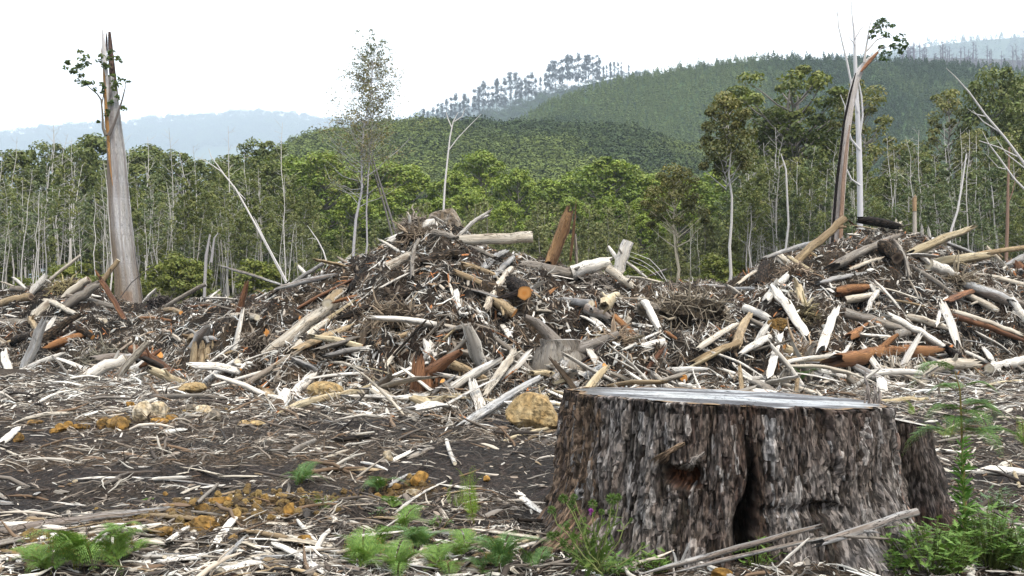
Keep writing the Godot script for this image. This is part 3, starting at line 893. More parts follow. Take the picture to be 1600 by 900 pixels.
	tufts(l, r, d - 0.2, [[1372, 38, 8], [1384, 34, 9], [1364, 48, 7], [1376, 50, 7], [1394, 40, 6], [1388, 58, 8], [1400, 60, 8], [1408, 66, 7], [1396, 74, 9], [1384, 84, 8], [1404, 80, 6], [1374, 72, 6], [1414, 72, 5], [1362, 56, 5], [1380, 92, 5]], 0.17, Color(0.04, 0.07, 0.025), Color(0.08, 0.12, 0.035), 30)
	part(o, "foliage", off(l, o), M.leaf)
	tag(o, "leaning broken tree with charred hollow, red heartwood and leafy top", "tree")

	# --- bleached dead tree beside it
	d = 60.0
	foot = at(1344, 430, d)
	o = empty("bleached_tree", Vector3(foot.x, surf(foot.x, -d), -d))
	b = MB.new()
	limb(b, d, [[1342, 420, 10], [1344, 330, 9.5], [1343, 260, 8.5], [1341, 200, 8], [1338, 140, 6.5], [1336, 90, 5.5], [1335, 55, 4], [1331, 20, 2], [1330, -10, 1]], 9, PackedColorArray([Color(0.46, 0.45, 0.47), Color(0.52, 0.5, 0.5)]), 0.08, 18)
	part(o, "trunk", off(b, o), M.plain)
	for q in [[[1340, 175, 5], [1330, 130, 4], [1322, 90, 3.6], [1317, 70, 3], [1310, 40, 2.4], [1309, 20, 1.8], [1310, -5, 1]], [[1336, 60, 3], [1345, 45, 2.2], [1353, 38, 1]], [[1336, 70, 3], [1330, 62, 2], [1326, 57, 1]], [[1344, 235, 5], [1330, 218, 3.5], [1322, 190, 3], [1320, 165, 2], [1313, 148, 1]], [[1343, 215, 4], [1348, 180, 3.2], [1346, 150, 3], [1340, 120, 2]], [[1309, 25, 1.6], [1303, 14, 1.2], [1298, 9, 0.6]], [[1344, 290, 4], [1330, 280, 3], [1322, 262, 2.4], [1324, 230, 1.2]], [[1333, 40, 2], [1341, 25, 1.4], [1350, 16, 0.6]]]:
		b = MB.new()
		limb(b, d - 0.1, q, 6, PackedColorArray([Color(0.48, 0.46, 0.46)]), 0.08, 19)
		part(o, "branch", off(b, o), M.plain)
	tag(o, "tall bleached dead tree with bare forked branches beside the leaning trunk", "tree")

	# --- pale trunked gum
	var q1 := clump_tree(140, 20, 0.2, 0.62, 2.9, 30, 1.05, 250, 0.17, Color(0.075, 0.08, 0.028), Color(0.16, 0.15, 0.048), Color(0.45, 0.42, 0.4))
	o = plant_tree("pale_gum", q1, 1137, 57, 130, "", "", 0.85)
	tag(o, "tall pale trunked gum with olive brown crown behind the pile gap", "tree")
	var q2 := clump_tree(141, 16, 0.26, 0.58, 3.6, 30, 1.0, 220, 0.16, Color(0.085, 0.085, 0.028), Color(0.17, 0.155, 0.05), Color(0.42, 0.36, 0.27))
	tag(plant_tree("brown_gum", q2, 1064, 60, 252, "", "", 0.95), "brown green domed gum with pale upper limbs left of the tall pale gum", "tree")

	# --- sparse feathery pair against the sky
	var q3 := wisp_tree(150, 20, 0.15, 0.42, 3.6, 92, 28, 0.075, Color(0.14, 0.13, 0.07), Color(0.22, 0.185, 0.09), Color(0.33, 0.31, 0.32))
	var q4 := wisp_tree(151, 20, 0.11, 0.5, 2.8, 72, 26, 0.075, Color(0.115, 0.13, 0.085), Color(0.18, 0.185, 0.115), Color(0.34, 0.32, 0.33))
	tag(plant_tree("feathery_tree", q3, 545, 60, 92, "", "", 1.1), "sparse feathery tree with two grey stems rising above the forest", "tree")
	tag(plant_tree("feathery_tree", q4, 564, 61, 60, "", "", 0.85), "taller thin feathery tree just right of its two stemmed neighbour", "tree")

	# --- bare poles and bent stems traced one by one
	for q in [
		["bare_sapling", 58.0, [[[692, 345, 3.4], [695, 290, 3.1], [699, 250, 2.8], [703, 215, 2.3], [708, 190, 1.6], [716, 175, 0.8]], [[700, 236, 2], [716, 215, 1.5], [735, 195, 1.1], [752, 178, 0.6]], [[706, 200, 2], [700, 186, 1.5], [697, 175, 0.7]], [[710, 190, 1.8], [722, 182, 1.2], [727, 168, 0.6]]], "bleached bare sapling with forked top above the central pile"],
		["bent_sapling", 60.0, [[[446, 440, 4], [420, 390, 3.6], [392, 338, 3.2], [368, 295, 2.7], [346, 268, 2.0], [322, 252, 1.1], [306, 245, 0.5]], [[350, 272, 2], [330, 245, 1.2], [326, 232, 0.6]], [[372, 300, 1.6], [384, 312, 1.0], [382, 302, 0.5]]], "long grey sapling bent over to the left at the forest edge"],
		["leaning_sapling", 60.0, [[[625, 385, 4], [608, 330, 3.4], [592, 280, 2.8], [580, 240, 2], [572, 215, 1]]], "dark thin sapling leaning left beside the feathery trees"],
		["leaning_sapling", 62.0, [[[612, 365, 3.6], [600, 320, 3], [588, 280, 2.4], [578, 250, 1.2]]], "second thin leaning sapling parallel to the dark one beside the feathery trees"],
		["arching_branch", 50.0, [[[1640, 330, 5], [1600, 255, 4.4], [1570, 215, 4], [1540, 180, 3.4], [1515, 145, 2.6], [1493, 120, 1.6], [1478, 106, 0.7]], [[1560, 205, 2.4], [1536, 190, 1.8], [1520, 172, 0.8]], [[1590, 245, 2.6], [1560, 230, 1.8], [1530, 220, 1.2]], [[1600, 262, 2.4], [1572, 240, 1.6], [1556, 215, 0.8]], [[1540, 182, 2], [1524, 178, 1.4], [1512, 170, 0.6]]], "long bleached dead limb arching in over the right thicket"],
		["arching_branch", 52.0, [[[1620, 315, 4], [1585, 280, 3.4], [1560, 245, 2.8], [1545, 225, 1.8], [1535, 205, 0.8]], [[1575, 265, 2], [1560, 262, 1.4], [1540, 240, 0.6]]], "shorter bleached dead limb below the long arching one on the right"],
		["grey_pole", 55.0, [[[320, 440, 5], [322, 400, 5], [328, 366, 3]], [[330, 410, 5], [335, 372, 3], [341, 364, 1.5]]], "pair of snapped grey stems standing left of the central pile"],
		["snapped_tree", 58.0, [[[1430, 400, 7], [1429, 350, 6.6], [1429, 306, 6]]], "snapped thin trunk with orange broken top behind the right pile"],
		["red_tree", 58.0, [[[1572, 410, 6], [1574, 350, 5.6], [1575, 290, 4.6], [1577, 230, 3]], [[1574, 320, 3], [1582, 300, 2], [1588, 275, 1]]], "reddish brown thin trunk at the right end of the forest edge"],
		["straight_tree", 92.0, [[[1243, 400, 13], [1243, 320, 12], [1244, 240, 10], [1245, 190, 7], [1247, 150, 3]]], "thick straight grey trunk under the large spreading tree"],
		["crooked_sapling", 60.0, [[[1227, 395, 4], [1232, 350, 3.6], [1230, 310, 3.4], [1228, 265, 3], [1220, 240, 1.5]]], "crooked pale stem left of the thick grey trunk"],
		["slanting_sapling", 58.0, [[[1486, 360, 4], [1496, 330, 3.4], [1503, 290, 3], [1510, 240, 2]]], "slanting pale stem rising behind the big cream slab"],
		["dead_sprig", 34.0, [[[512, 415, 2.6], [505, 392, 2.2], [496, 375, 1.8], [487, 362, 1.2], [480, 352, 0.5]], [[496, 375, 1.2], [488, 372, 0.8], [480, 374, 0.4]]], "curved bare sprig sticking up left of the central pile"],
		["dead_sprig", 35.0, [[[448, 440, 3], [432, 410, 2.6], [415, 378, 2.2], [402, 350, 1.4], [396, 338, 0.6]]], "long leaning bare stem left of the central pile"],
		["twig_spray", 33.0, [[[1042, 440, 1.2], [1030, 420, 1.1], [1015, 405, 1.0], [1000, 399, 0.8], [986, 394, 0.6]], [[1036, 436, 1.0], [1020, 418, 0.9], [1002, 407, 0.8], [984, 400, 0.5]], [[1025, 430, 1.0], [1010, 418, 0.8], [985, 407, 0.5]]], "arching spray of bare twigs right of the white upright log"],
		["dark_switch", 45.0, [[[245, 412, 1.2], [225, 425, 1.4], [205, 442, 1.5], [188, 465, 1.6]]], "dark bare switch crossing the foot of the tall dead tree"],
		]:
		d = q[1]
		var lead: Array = q[2][0][0]
		foot = at(lead[0], lead[1], d)
		o = empty(q[0], foot)
		var tint: Color = {"red_tree": Color(0.2, 0.13, 0.095), "leaning_sapling": Color(0.13, 0.12, 0.11), "dark_switch": Color(0.07, 0.06, 0.055), "snapped_tree": Color(0.36, 0.31, 0.27), "straight_tree": Color(0.3, 0.27, 0.25), "grey_pole": Color(0.28, 0.26, 0.26)}.get(q[0], Color(0.5, 0.47, 0.45))
		for i in q[2].size():
			b = MB.new()
			var extra: Array = q[2][i].duplicate()
			if i == 0 and d > 49.0: extra.push_front([extra[0][0] + (extra[0][0] - extra[1][0]) * 0.6, extra[0][1] + 45, extra[0][2]])
			limb(b, d, extra, 6, PackedColorArray([tint]), 0.08, 40 + i)
			part(o, "stem" if i == 0 else "branch", off(b, o), M.plain)
		if q[0] == "snapped_tree":
			b = MB.new()
			limb(b, d - 0.05, [[1429, 330, 6.4], [1429, 310, 6.2], [1430, 304, 1]], 7, PackedColorArray([Color(0.42, 0.29, 0.18)]), 0.15, 3)
			part(o, "orange_break", off(b, o), M.wood)
		tag(o, q[3], "branch" if q[0].contains("branch") or q[0].contains("sprig") or q[0].contains("twig") or q[0].contains("switch") or q[0].contains("limb") else "tree")

# ---------------------------------------------------------------- the big stump
const SX := 1.711
const SD := 8.0
const SR := 1.27
var plates := FastNoiseLite.new()
var plate_id := FastNoiseLite.new()

func stump_top(x: float, z: float) -> float:      # the saw cut, tipped a little to the right
	return 1.045 - 0.038 * x + 0.012 * z

func turn(a: float) -> float:
	return wrapf(a, -PI, PI)

func stump_side(th: float, h: float, hmax: float) -> Array:    # [radius, colour]
	var f := h / hmax
	var arc := th * SR
	var low := exp(-maxf(h, 0.0) / 0.22)
	var r := SR - 0.02 + 0.07 * (1.0 - f)
	r += low * (0.15 + 0.11 * cos(3.0 * th - 2.2) + 0.06 * cos(7.0 * th + 0.4))
	r += 0.035 * cos(5.0 * th + 1.3) * (1.0 - 0.55 * f) + 0.022 * cos(11.0 * th + 0.5 + f)
	var warp := n_mid.get_noise_2d(arc * 9.0, h * 7.0) * 0.05
	var cell := plates.get_noise_2d((arc + warp) / 0.034, h / 0.19 + warp * 5.0) + 1.0      # 0 in the cracks
	var id := plate_id.get_noise_2d((arc + warp) / 0.034, h / 0.19 + warp * 5.0)
	var fur := n_mid.get_noise_2d(arc * 55.0, h * 9.0)
	var furrow := smoothstep(0.12, -0.3, fur)
	var fine := n_fine.get_noise_2d(arc * 260.0, h * 50.0)
	var edge := smoothstep(0.02, 0.28, cell)
	r += 0.020 * edge + 0.008 * id * edge - 0.045 * furrow + 0.007 * fine + n_mid.get_noise_2d(arc * 24.0, h * 16.0) * 0.045
	# colour of the bark itself
	var c := Color(0.10, 0.083, 0.075).lerp(Color(0.21, 0.19, 0.183), clampf(0.45 + id * 0.75, 0, 1))
	var zone := n_big.get_noise_2d(arc * 26.0, h * 20.0)
	c = c.lerp(Color(0.075, 0.052, 0.042), smoothstep(0.0, 0.4, zone) * 0.8)
	c = c.lerp(Color(0.30, 0.28, 0.275), smoothstep(0.1, 0.45, -zone) * 0.7 * edge)
	c = c.lerp(Color(0.03, 0.022, 0.018), (1.0 - edge) * 0.8)
	c = c.lerp(Color(0.035, 0.026, 0.02), furrow * 0.85)
	if id > 0.72 and fine > 0.05: c = c.lerp(Color(0.5, 0.47, 0.45), 0.6)
	# the black rotted crack
	var mid := PI / 2 + 0.085 + 0.02 * sin(h * 9.0) + (f - 0.6) * -0.06
	var wd := lerpf(0.056, 0.022, smoothstep(0.1, 0.75, f)) * (1.0 + 0.5 * fur)
	var dt := turn(th - mid)
	var crack := exp(-pow(dt / wd, 4.0)) * smoothstep(1.02, 0.8, f)
	r -= crack * lerpf(0.30, 0.06, smoothstep(0.25, 0.8, f)) * (1.0 + 0.6 * fur)
	var halo := exp(-pow(dt / (wd * 2.6), 2.0))
	c = c.lerp(Color(0.07, 0.04, 0.028), halo * 0.6).lerp(Color(0.018, 0.013, 0.011), crack)
	# hollow under the torn bark, with red rotten wood
	var dh := Vector2(turn(th - 2.0) * 1.25 / 0.12, (h - 0.58) / 0.085).length()
	var hol := smoothstep(1.15, 0.55, dh + fur * 0.4)
	r -= hol * 0.16
	c = c.lerp(Color(0.13, 0.05, 0.022), hol * 0.9)
	# a second shallow rotten hollow on the right and brown fibre along the left edge
	var hol2 := smoothstep(1.1, 0.5, Vector2(turn(th - 1.36) * 1.25 / 0.3, (h - 0.36) / 0.05).length() + fur * 0.5)
	r -= hol2 * 0.06
	c = c.lerp(Color(0.035, 0.027, 0.022), hol2 * 0.8)
	var left := smoothstep(2.45, 2.75, th) * smoothstep(3.9, 3.2, th)
	c = c.lerp(Color(0.15, 0.105, 0.07).lerp(Color(0.05, 0.034, 0.024), clampf(0.5 + fur * 1.5, 0, 1)), left * 0.75)
	var pink := smoothstep(0.62, 0.45, th) * smoothstep(0.0, 0.2, th) * smoothstep(0.85, 0.5, f)
	c = c.lerp(Color(0.34, 0.235, 0.20), pink * 0.55 * edge)
	return [r, c]

func bark_wall(th0: float, th1: float, n: int, rows: int, y0: float) -> ArrayMesh:
	var b := MB.new()
	for j in rows:
		for i in n:
			var th := lerpf(th0, th1, float(i) / (n - 1))
			var t := float(j) / (rows - 1)
			var ct := cos(th)
			var sn := sin(th)
			var hmax := stump_top(ct * SR, sn * SR) + n_fine.get_noise_2d(th * 120.0, 3.0) * 0.014 + n_mid.get_noise_2d(th * 60.0, 9.0) * 0.008 - 0.004
			var h := lerpf(y0, hmax, t)
			var q := stump_side(th, h, hmax)
			var r: float = q[0] - (0.03 if j == rows - 1 else 0.0)
			b.vert(Vector3(ct * r, h, sn * r), Vector3(ct, 0, sn), q[1], Vector2(th * SR, h))
	for j in rows - 1:
		for i in n - 1:
			var a := j * n + i
			b.tri(a, a + 1, a + n); b.tri(a + 1, a + n + 1, a + n)
	for j in rows:
		for i in n:
			var e := b.v[j * n + mini(i + 1, n - 1)] - b.v[j * n + maxi(i - 1, 0)]
			var f := b.v[mini(j + 1, rows - 1) * n + i] - b.v[maxi(j - 1, 0) * n + i]
			var nn := f.cross(e).normalized()
			b.n[j * n + i] = nn if nn.dot(b.n[j * n + i]) > -0.2 else -nn
	return b.mesh()

func cut_face(edge_at: Callable, top_at: Callable, ca: Color, cb: Color, rim: Color, rings := 46, n := 150) -> ArrayMesh:
	var b := MB.new()
	for j in rings:
		for i in n:
			var th := TAU * i / n
			var f := float(j) / (rings - 1)
			var radius: float = edge_at.call(th)
			var r := radius * f
			var x := cos(th) * r
			var z := sin(th) * r
			if f > 0.9: r = radius * f + n_fine.get_noise_2d(th * 90.0, 7.0) * 0.02 * (f - 0.9) * 10.0
			x = cos(th) * r
			z = sin(th) * r
			var y: float = top_at.call(x, z)
			var saw := n_mid.get_noise_2d(x * 4.0, z * 75.0)
			y += saw * 0.008 + n_fine.get_noise_2d(x * 12.0, z * 120.0) * 0.004
			var c := ca.lerp(cb, smoothstep(-0.12, 0.3, n_mid.get_noise_2d(x * 9.0 + 50.0, z * 42.0)))
			c = c.lerp(cb, smoothstep(0.15, 0.4, n_big.get_noise_2d(x * 26.0, z * 40.0)) * 0.7)
			if absf(saw) < 0.02: c = c.lerp(cb * 0.6, 0.6)
			var split := absf(sin(th * 5.5 + 2.0 * n_mid.get_noise_1d(f * 30.0)))
			if split < 0.035 / (0.3 + f) and f > 0.25 and f < 0.97:
				c = c.lerp(Color(0.03, 0.028, 0.028), 0.85)
				y -= 0.012
			c = c.lerp(Color(0.06, 0.055, 0.052), smoothstep(-0.55, -1.0, x / SR + 0.4 * n_mid.get_noise_2d(x * 20.0, z * 20.0)) * 0.8)
			c = c.lerp(rim, smoothstep(0.945, 0.98, f + 0.02 * saw))
			b.vert(Vector3(x, y, z), Vector3.UP, c, Vector2(x, z))
	for j in rings - 1:
		for i in n:
			var a := j * n + i
			var a2 := j * n + (i + 1) % n
			b.tri(a, a + n, a2); b.tri(a2, a + n, a2 + n)
	return b.mesh()

func strand(b: MB, p0: Vector3, p1: Vector3, w: float, flat: float, ca: Color, cb: Color, s: int, sag := Vector3.ZERO) -> void:
	var r := RandomNumberGenerator.new()
	r.seed = s
	var path := bent(p0, p1, 6, sag, w * 0.16, r)
	var cc := PackedColorArray()
	for i in 7: cc.append(ca.lerp(cb, i / 6.0) * r.randf_range(0.8, 1.2))
	b.tube(path, PackedFloat32Array([w * 0.45, w * 0.55, w * 0.5, w * 0.46, w * 0.38, w * 0.24, w * 0.04]), 7, cc, flat, 0.22, s)

func build_stump() -> void:
	plates.noise_type = FastNoiseLite.TYPE_CELLULAR
	plates.frequency = 1.0
	plates.fractal_type = FastNoiseLite.FRACTAL_NONE
	plates.cellular_return_type = FastNoiseLite.RETURN_DISTANCE2_SUB
	plates.seed = 8
	plate_id = plates.duplicate()
	plate_id.cellular_return_type = FastNoiseLite.RETURN_CELL_VALUE
	var o := empty("tree_stump", Vector3(SX, 0, -SD))
	tag(o, "huge sawn tree stump with grey rugged bark and a silvery flat top", "tree stump")
	var wall := part(o, "bark", bark_wall(-0.5, 3.64, 620, 150, -0.2), M.stump)
	part(o, "bark", bark_wall(3.64, TAU - 0.5, 70, 40, -0.2), M.stump)
	part(o, "cut_top", cut_face(func(th: float) -> float: return float(stump_side(th, 0.97, 1.05)[0]) - 0.016, func(x: float, z: float) -> float: return stump_top(x, z) - 0.004, Color(0.38, 0.40, 0.435), Color(0.085, 0.085, 0.095), Color(0.24, 0.155, 0.08)), M.cut)
	# loose plates of bark standing proud
	var r := RandomNumberGenerator.new()
	r.seed = 31
	var small := MB.new()
	for i in 950:
		var th := r.randf_range(-0.42, 3.56)
		var h := r.randf_range(0.0, 0.99)
		if absf(turn(th - PI / 2 - 0.085)) < 0.075 and h < 0.85: continue
		if Vector2(turn(th - 2.02) * 1.25, h - 0.62).length() < 0.13: continue
		var big := i < 290
		var w := r.randf_range(0.013, 0.034) if big else r.randf_range(0.006, 0.016)
		var len := r.randf_range(0.12, 0.42) if big else r.randf_range(0.04, 0.16)
		var b := MB.new() if big else small
		var first := b.v.size()
		var rows := 7 if big else 4
		var lean := r.randf_range(-0.12, 0.12)
		var thick := r.randf_range(0.008, 0.02) * (1.0 if big else 0.7)
		var lift := r.randf_range(0.0, 0.018) * (1.0 if r.randf() < 0.3 else 0.2)
		var zone := n_big.get_noise_2d(th * SR * 26.0, h * 20.0)
		var col := Color(0.20, 0.18, 0.17).lerp(Color(0.115, 0.088, 0.075), clampf(r.randf() * 0.8 + zone * 1.2, 0, 1))
		if r.randf() < 0.2: col = Color(0.29, 0.272, 0.265) * r.randf_range(0.8, 1.2)
		if th > 2.55 and r.randf() < 0.7: col = Color(0.2, 0.14, 0.1) * r.randf_range(0.6, 1.2)
		if th < 0.6 and h < 0.8 and r.randf() < 0.5: col = Color(0.3, 0.22, 0.19) * r.randf_range(0.7, 1.2)
		for j in rows:
			var t := float(j) / (rows - 1)
			var hh := clampf(h + (t - 0.5) * len, -0.1, 1.0)
			var end := sin(clampf(t, 0.04, 0.96) * PI)
			var ww := w * (0.35 + 0.65 * pow(end, 0.5)) * r.randf_range(0.75, 1.25)
			var c0 := th + lean * (t - 0.5) * len + r.randf_range(-0.15, 0.15) * w
			for k in 5:
				var a := c0 + (k - 2) * 0.5 * ww / SR * 2.0
				var q := stump_side(a, hh, 1.05)
				var up: float = [-0.012, 0.55, 1.0, 0.6, -0.012][k] * thick + (lift * (1.0 - t) if k > 0 and k < 4 else 0.0)
				if k == 0 or k == 4: up = -0.012
				var rr := float(q[0]) + up + r.randf_range(-0.002, 0.002)
				var f := r.randf_range(0.78, 1.2) * (0.7 if k == 0 or k == 4 else 1.0)
				b.vert(Vector3(cos(a) * rr, hh, sin(a) * rr), Vector3.UP, col * f, Vector2(a * SR, hh))
		for j in rows - 1:
			for k in 4:
				var a := first + j * 5 + k
				b.tri(a, a + 1, a + 5); b.tri(a + 1, a + 6, a + 5)
		if big:
			b.n = PackedVector3Array()
			b.normals = false
			part(wall, "bark_plate", b.mesh(), M.stump)
	small.normals = false
	small.n = PackedVector3Array()
	part(wall, "bark_flakes", small.mesh(), M.stump).set_meta("kind", "stuff")
	# bark torn outwards over the hollow
	var b := MB.new()
	var up_l := func(th: float, h: float, lift: float) -> Vector3:
		var q := stump_side(th, h, 1.05)
		return Vector3(cos(th) * (float(q[0]) + lift), h, sin(th) * (float(q[0]) + lift))
	for i in 9:
		var k := i / 8.0
		strand(b, up_l.call(2.0 + 0.05 * k, 0.80 - 0.03 * k, 0.015), up_l.call(2.16 - 0.05 * k, 0.68 - 0.03 * k, 0.05 - 0.01 * k), 0.03, 0.5, Color(0.27, 0.2, 0.14), Color(0.16, 0.11, 0.075), 60 + i, Vector3(0, 0.01, 0.03))
	part(o, "torn_bark", b.mesh(), M.stump)
	b = MB.new()
	for i in 12:
		var k := i / 11.0
		strand(b, up_l.call(1.90 + 0.06 * k, 0.74 - 0.06 * k, 0.02), up_l.call(2.06 - 0.08 * k, 0.62 - 0.02 * k, 0.07), 0.032, 0.5, Color(0.36, 0.33, 0.31), Color(0.20, 0.165, 0.14), 80 + i, Vector3(0, 0.012, 0.035))
	part(o, "torn_bark", b.mesh(), M.stump)
	# splinters along the right edge
	for q in [[1360, 648, 1352, 578, 7], [1368, 650, 1366, 596, 5], [1383, 780, 1364, 618, 11], [1395, 770, 1384, 640, 9], [1352, 668, 1328, 634, 14], [1375, 660, 1372, 604, 6], [1390, 700, 1391, 655, 6], [1348, 640, 1357, 590, 4]]:
		b = MB.new()
		var d := 7.75 if q[0] < 1380 else 7.9
		strand(b, at(q[0], q[1], d) - o.position, at(q[2], q[3], d + 0.05) - o.position, q[4] / F * d * 1.1, 0.55, Color(0.27, 0.22, 0.19), Color(0.4, 0.36, 0.34), int(q[0]))
		part(o, "splinter", b.mesh(), M.stump)
	# lower shoulder on the right, sawn off below the main cut
	var c := at(1398, 655, 8.35) - o.position
	b = MB.new()
	var rows := 60
	var n := 150
	for j in rows:
		for i in n:
			var th := TAU * i / (n - 1) - PI / 2
			var t := float(j) / (rows - 1)
			var h := lerpf(-0.25, c.y - 0.05 * cos(th), t)
			var f := 1.0 - t
			var rad := 0.27 + 0.19 * f + 0.22 * pow(f, 5.0) + 0.03 * cos(5.0 * th)
			var cell := plates.get_noise_2d(th * 9.0, h / 0.15) + 1.0
			var id := plate_id.get_noise_2d(th * 9.0, h / 0.15)
			var fur := n_mid.get_noise_2d(th * 26.0, h * 9.0)
			rad += 0.018 * smoothstep(0.02, 0.28, cell) - 0.03 * smoothstep(0.1, -0.3, fur) + n_mid.get_noise_2d(th * 9.0, h * 25.0) * 0.05 - (0.02 if j == rows - 1 else 0.0)
			var col := Color(0.07, 0.055, 0.048).lerp(Color(0.17, 0.145, 0.135), clampf(0.4 + id * 0.7, 0, 1))
			col = col.lerp(Color(0.025, 0.018, 0.015), 1.0 - smoothstep(0.02, 0.25, cell))
			col = col.lerp(Color(0.09, 0.042, 0.025), smoothstep(0.55, 0.85, f) * 0.75)
			b.vert(c * Vector3(1, 0, 1) + Vector3(cos(th) * rad, h, sin(th) * rad), Vector3(cos(th), 0.1, sin(th)), col, Vector2(th * 0.4, h))
	for j in rows - 1:
		for i in n - 1:
			var a := j * n + i
			b.tri(a, a + 1, a + n); b.tri(a + 1, a + n + 1, a + n)
	part(o, "side_root", b.mesh(), M.stump)
	var cc := c
	var side_top := part(o, "side_cut", cut_face(func(th: float) -> float: return 0.275 + 0.01 * cos(th * 5.0), func(x: float, _z: float) -> float: return -0.055 * x / 0.285, Color(0.42, 0.40, 0.38), Color(0.2, 0.18, 0.17), Color(0.42, 0.29, 0.15), 14, 60), M.cut)
	side_top.position = cc

# ---------------------------------------------------------------- timber
const TONE := {
	"white": [Color(0.74, 0.71, 0.68), Color(0.6, 0.57, 0.54)],
	"pale": [Color(0.62, 0.57, 0.5), Color(0.45, 0.4, 0.34)],
	"cream": [Color(0.56, 0.49, 0.36), Color(0.42, 0.34, 0.22)],
	"silver": [Color(0.42, 0.42, 0.43), Color(0.29, 0.28, 0.28)],
	"grey": [Color(0.31, 0.285, 0.26), Color(0.18, 0.155, 0.135)],
	"tan": [Color(0.40, 0.31, 0.2), Color(0.26, 0.19, 0.12)],
	"brown": [Color(0.12, 0.088, 0.062), Color(0.06, 0.043, 0.03)],
	"dark": [Color(0.05, 0.039, 0.032), Color(0.024, 0.019, 0.016)],
	"red": [Color(0.24, 0.12, 0.065), Color(0.11, 0.055, 0.035)],
	"peel": [Color(0.34, 0.21, 0.11), Color(0.11, 0.06, 0.035)],
	"orange": [Color(0.34, 0.17, 0.075), Color(0.19, 0.09, 0.045)],
}
const CUT := {"o": [Color(0.45, 0.21, 0.07), Color(0.56, 0.26, 0.08), Color(0.5, 0.2, 0.05)], "p": [Color(0.42, 0.36, 0.28), Color(0.55, 0.48, 0.37), Color(0.5, 0.42, 0.3)], "d": [Color(0.2, 0.15, 0.11), Color(0.10, 0.07, 0.05), Color(0.05, 0.035, 0.028)], "g": [Color(0.3, 0.28, 0.26), Color(0.24, 0.22, 0.2), Color(0.2, 0.18, 0.16)]}

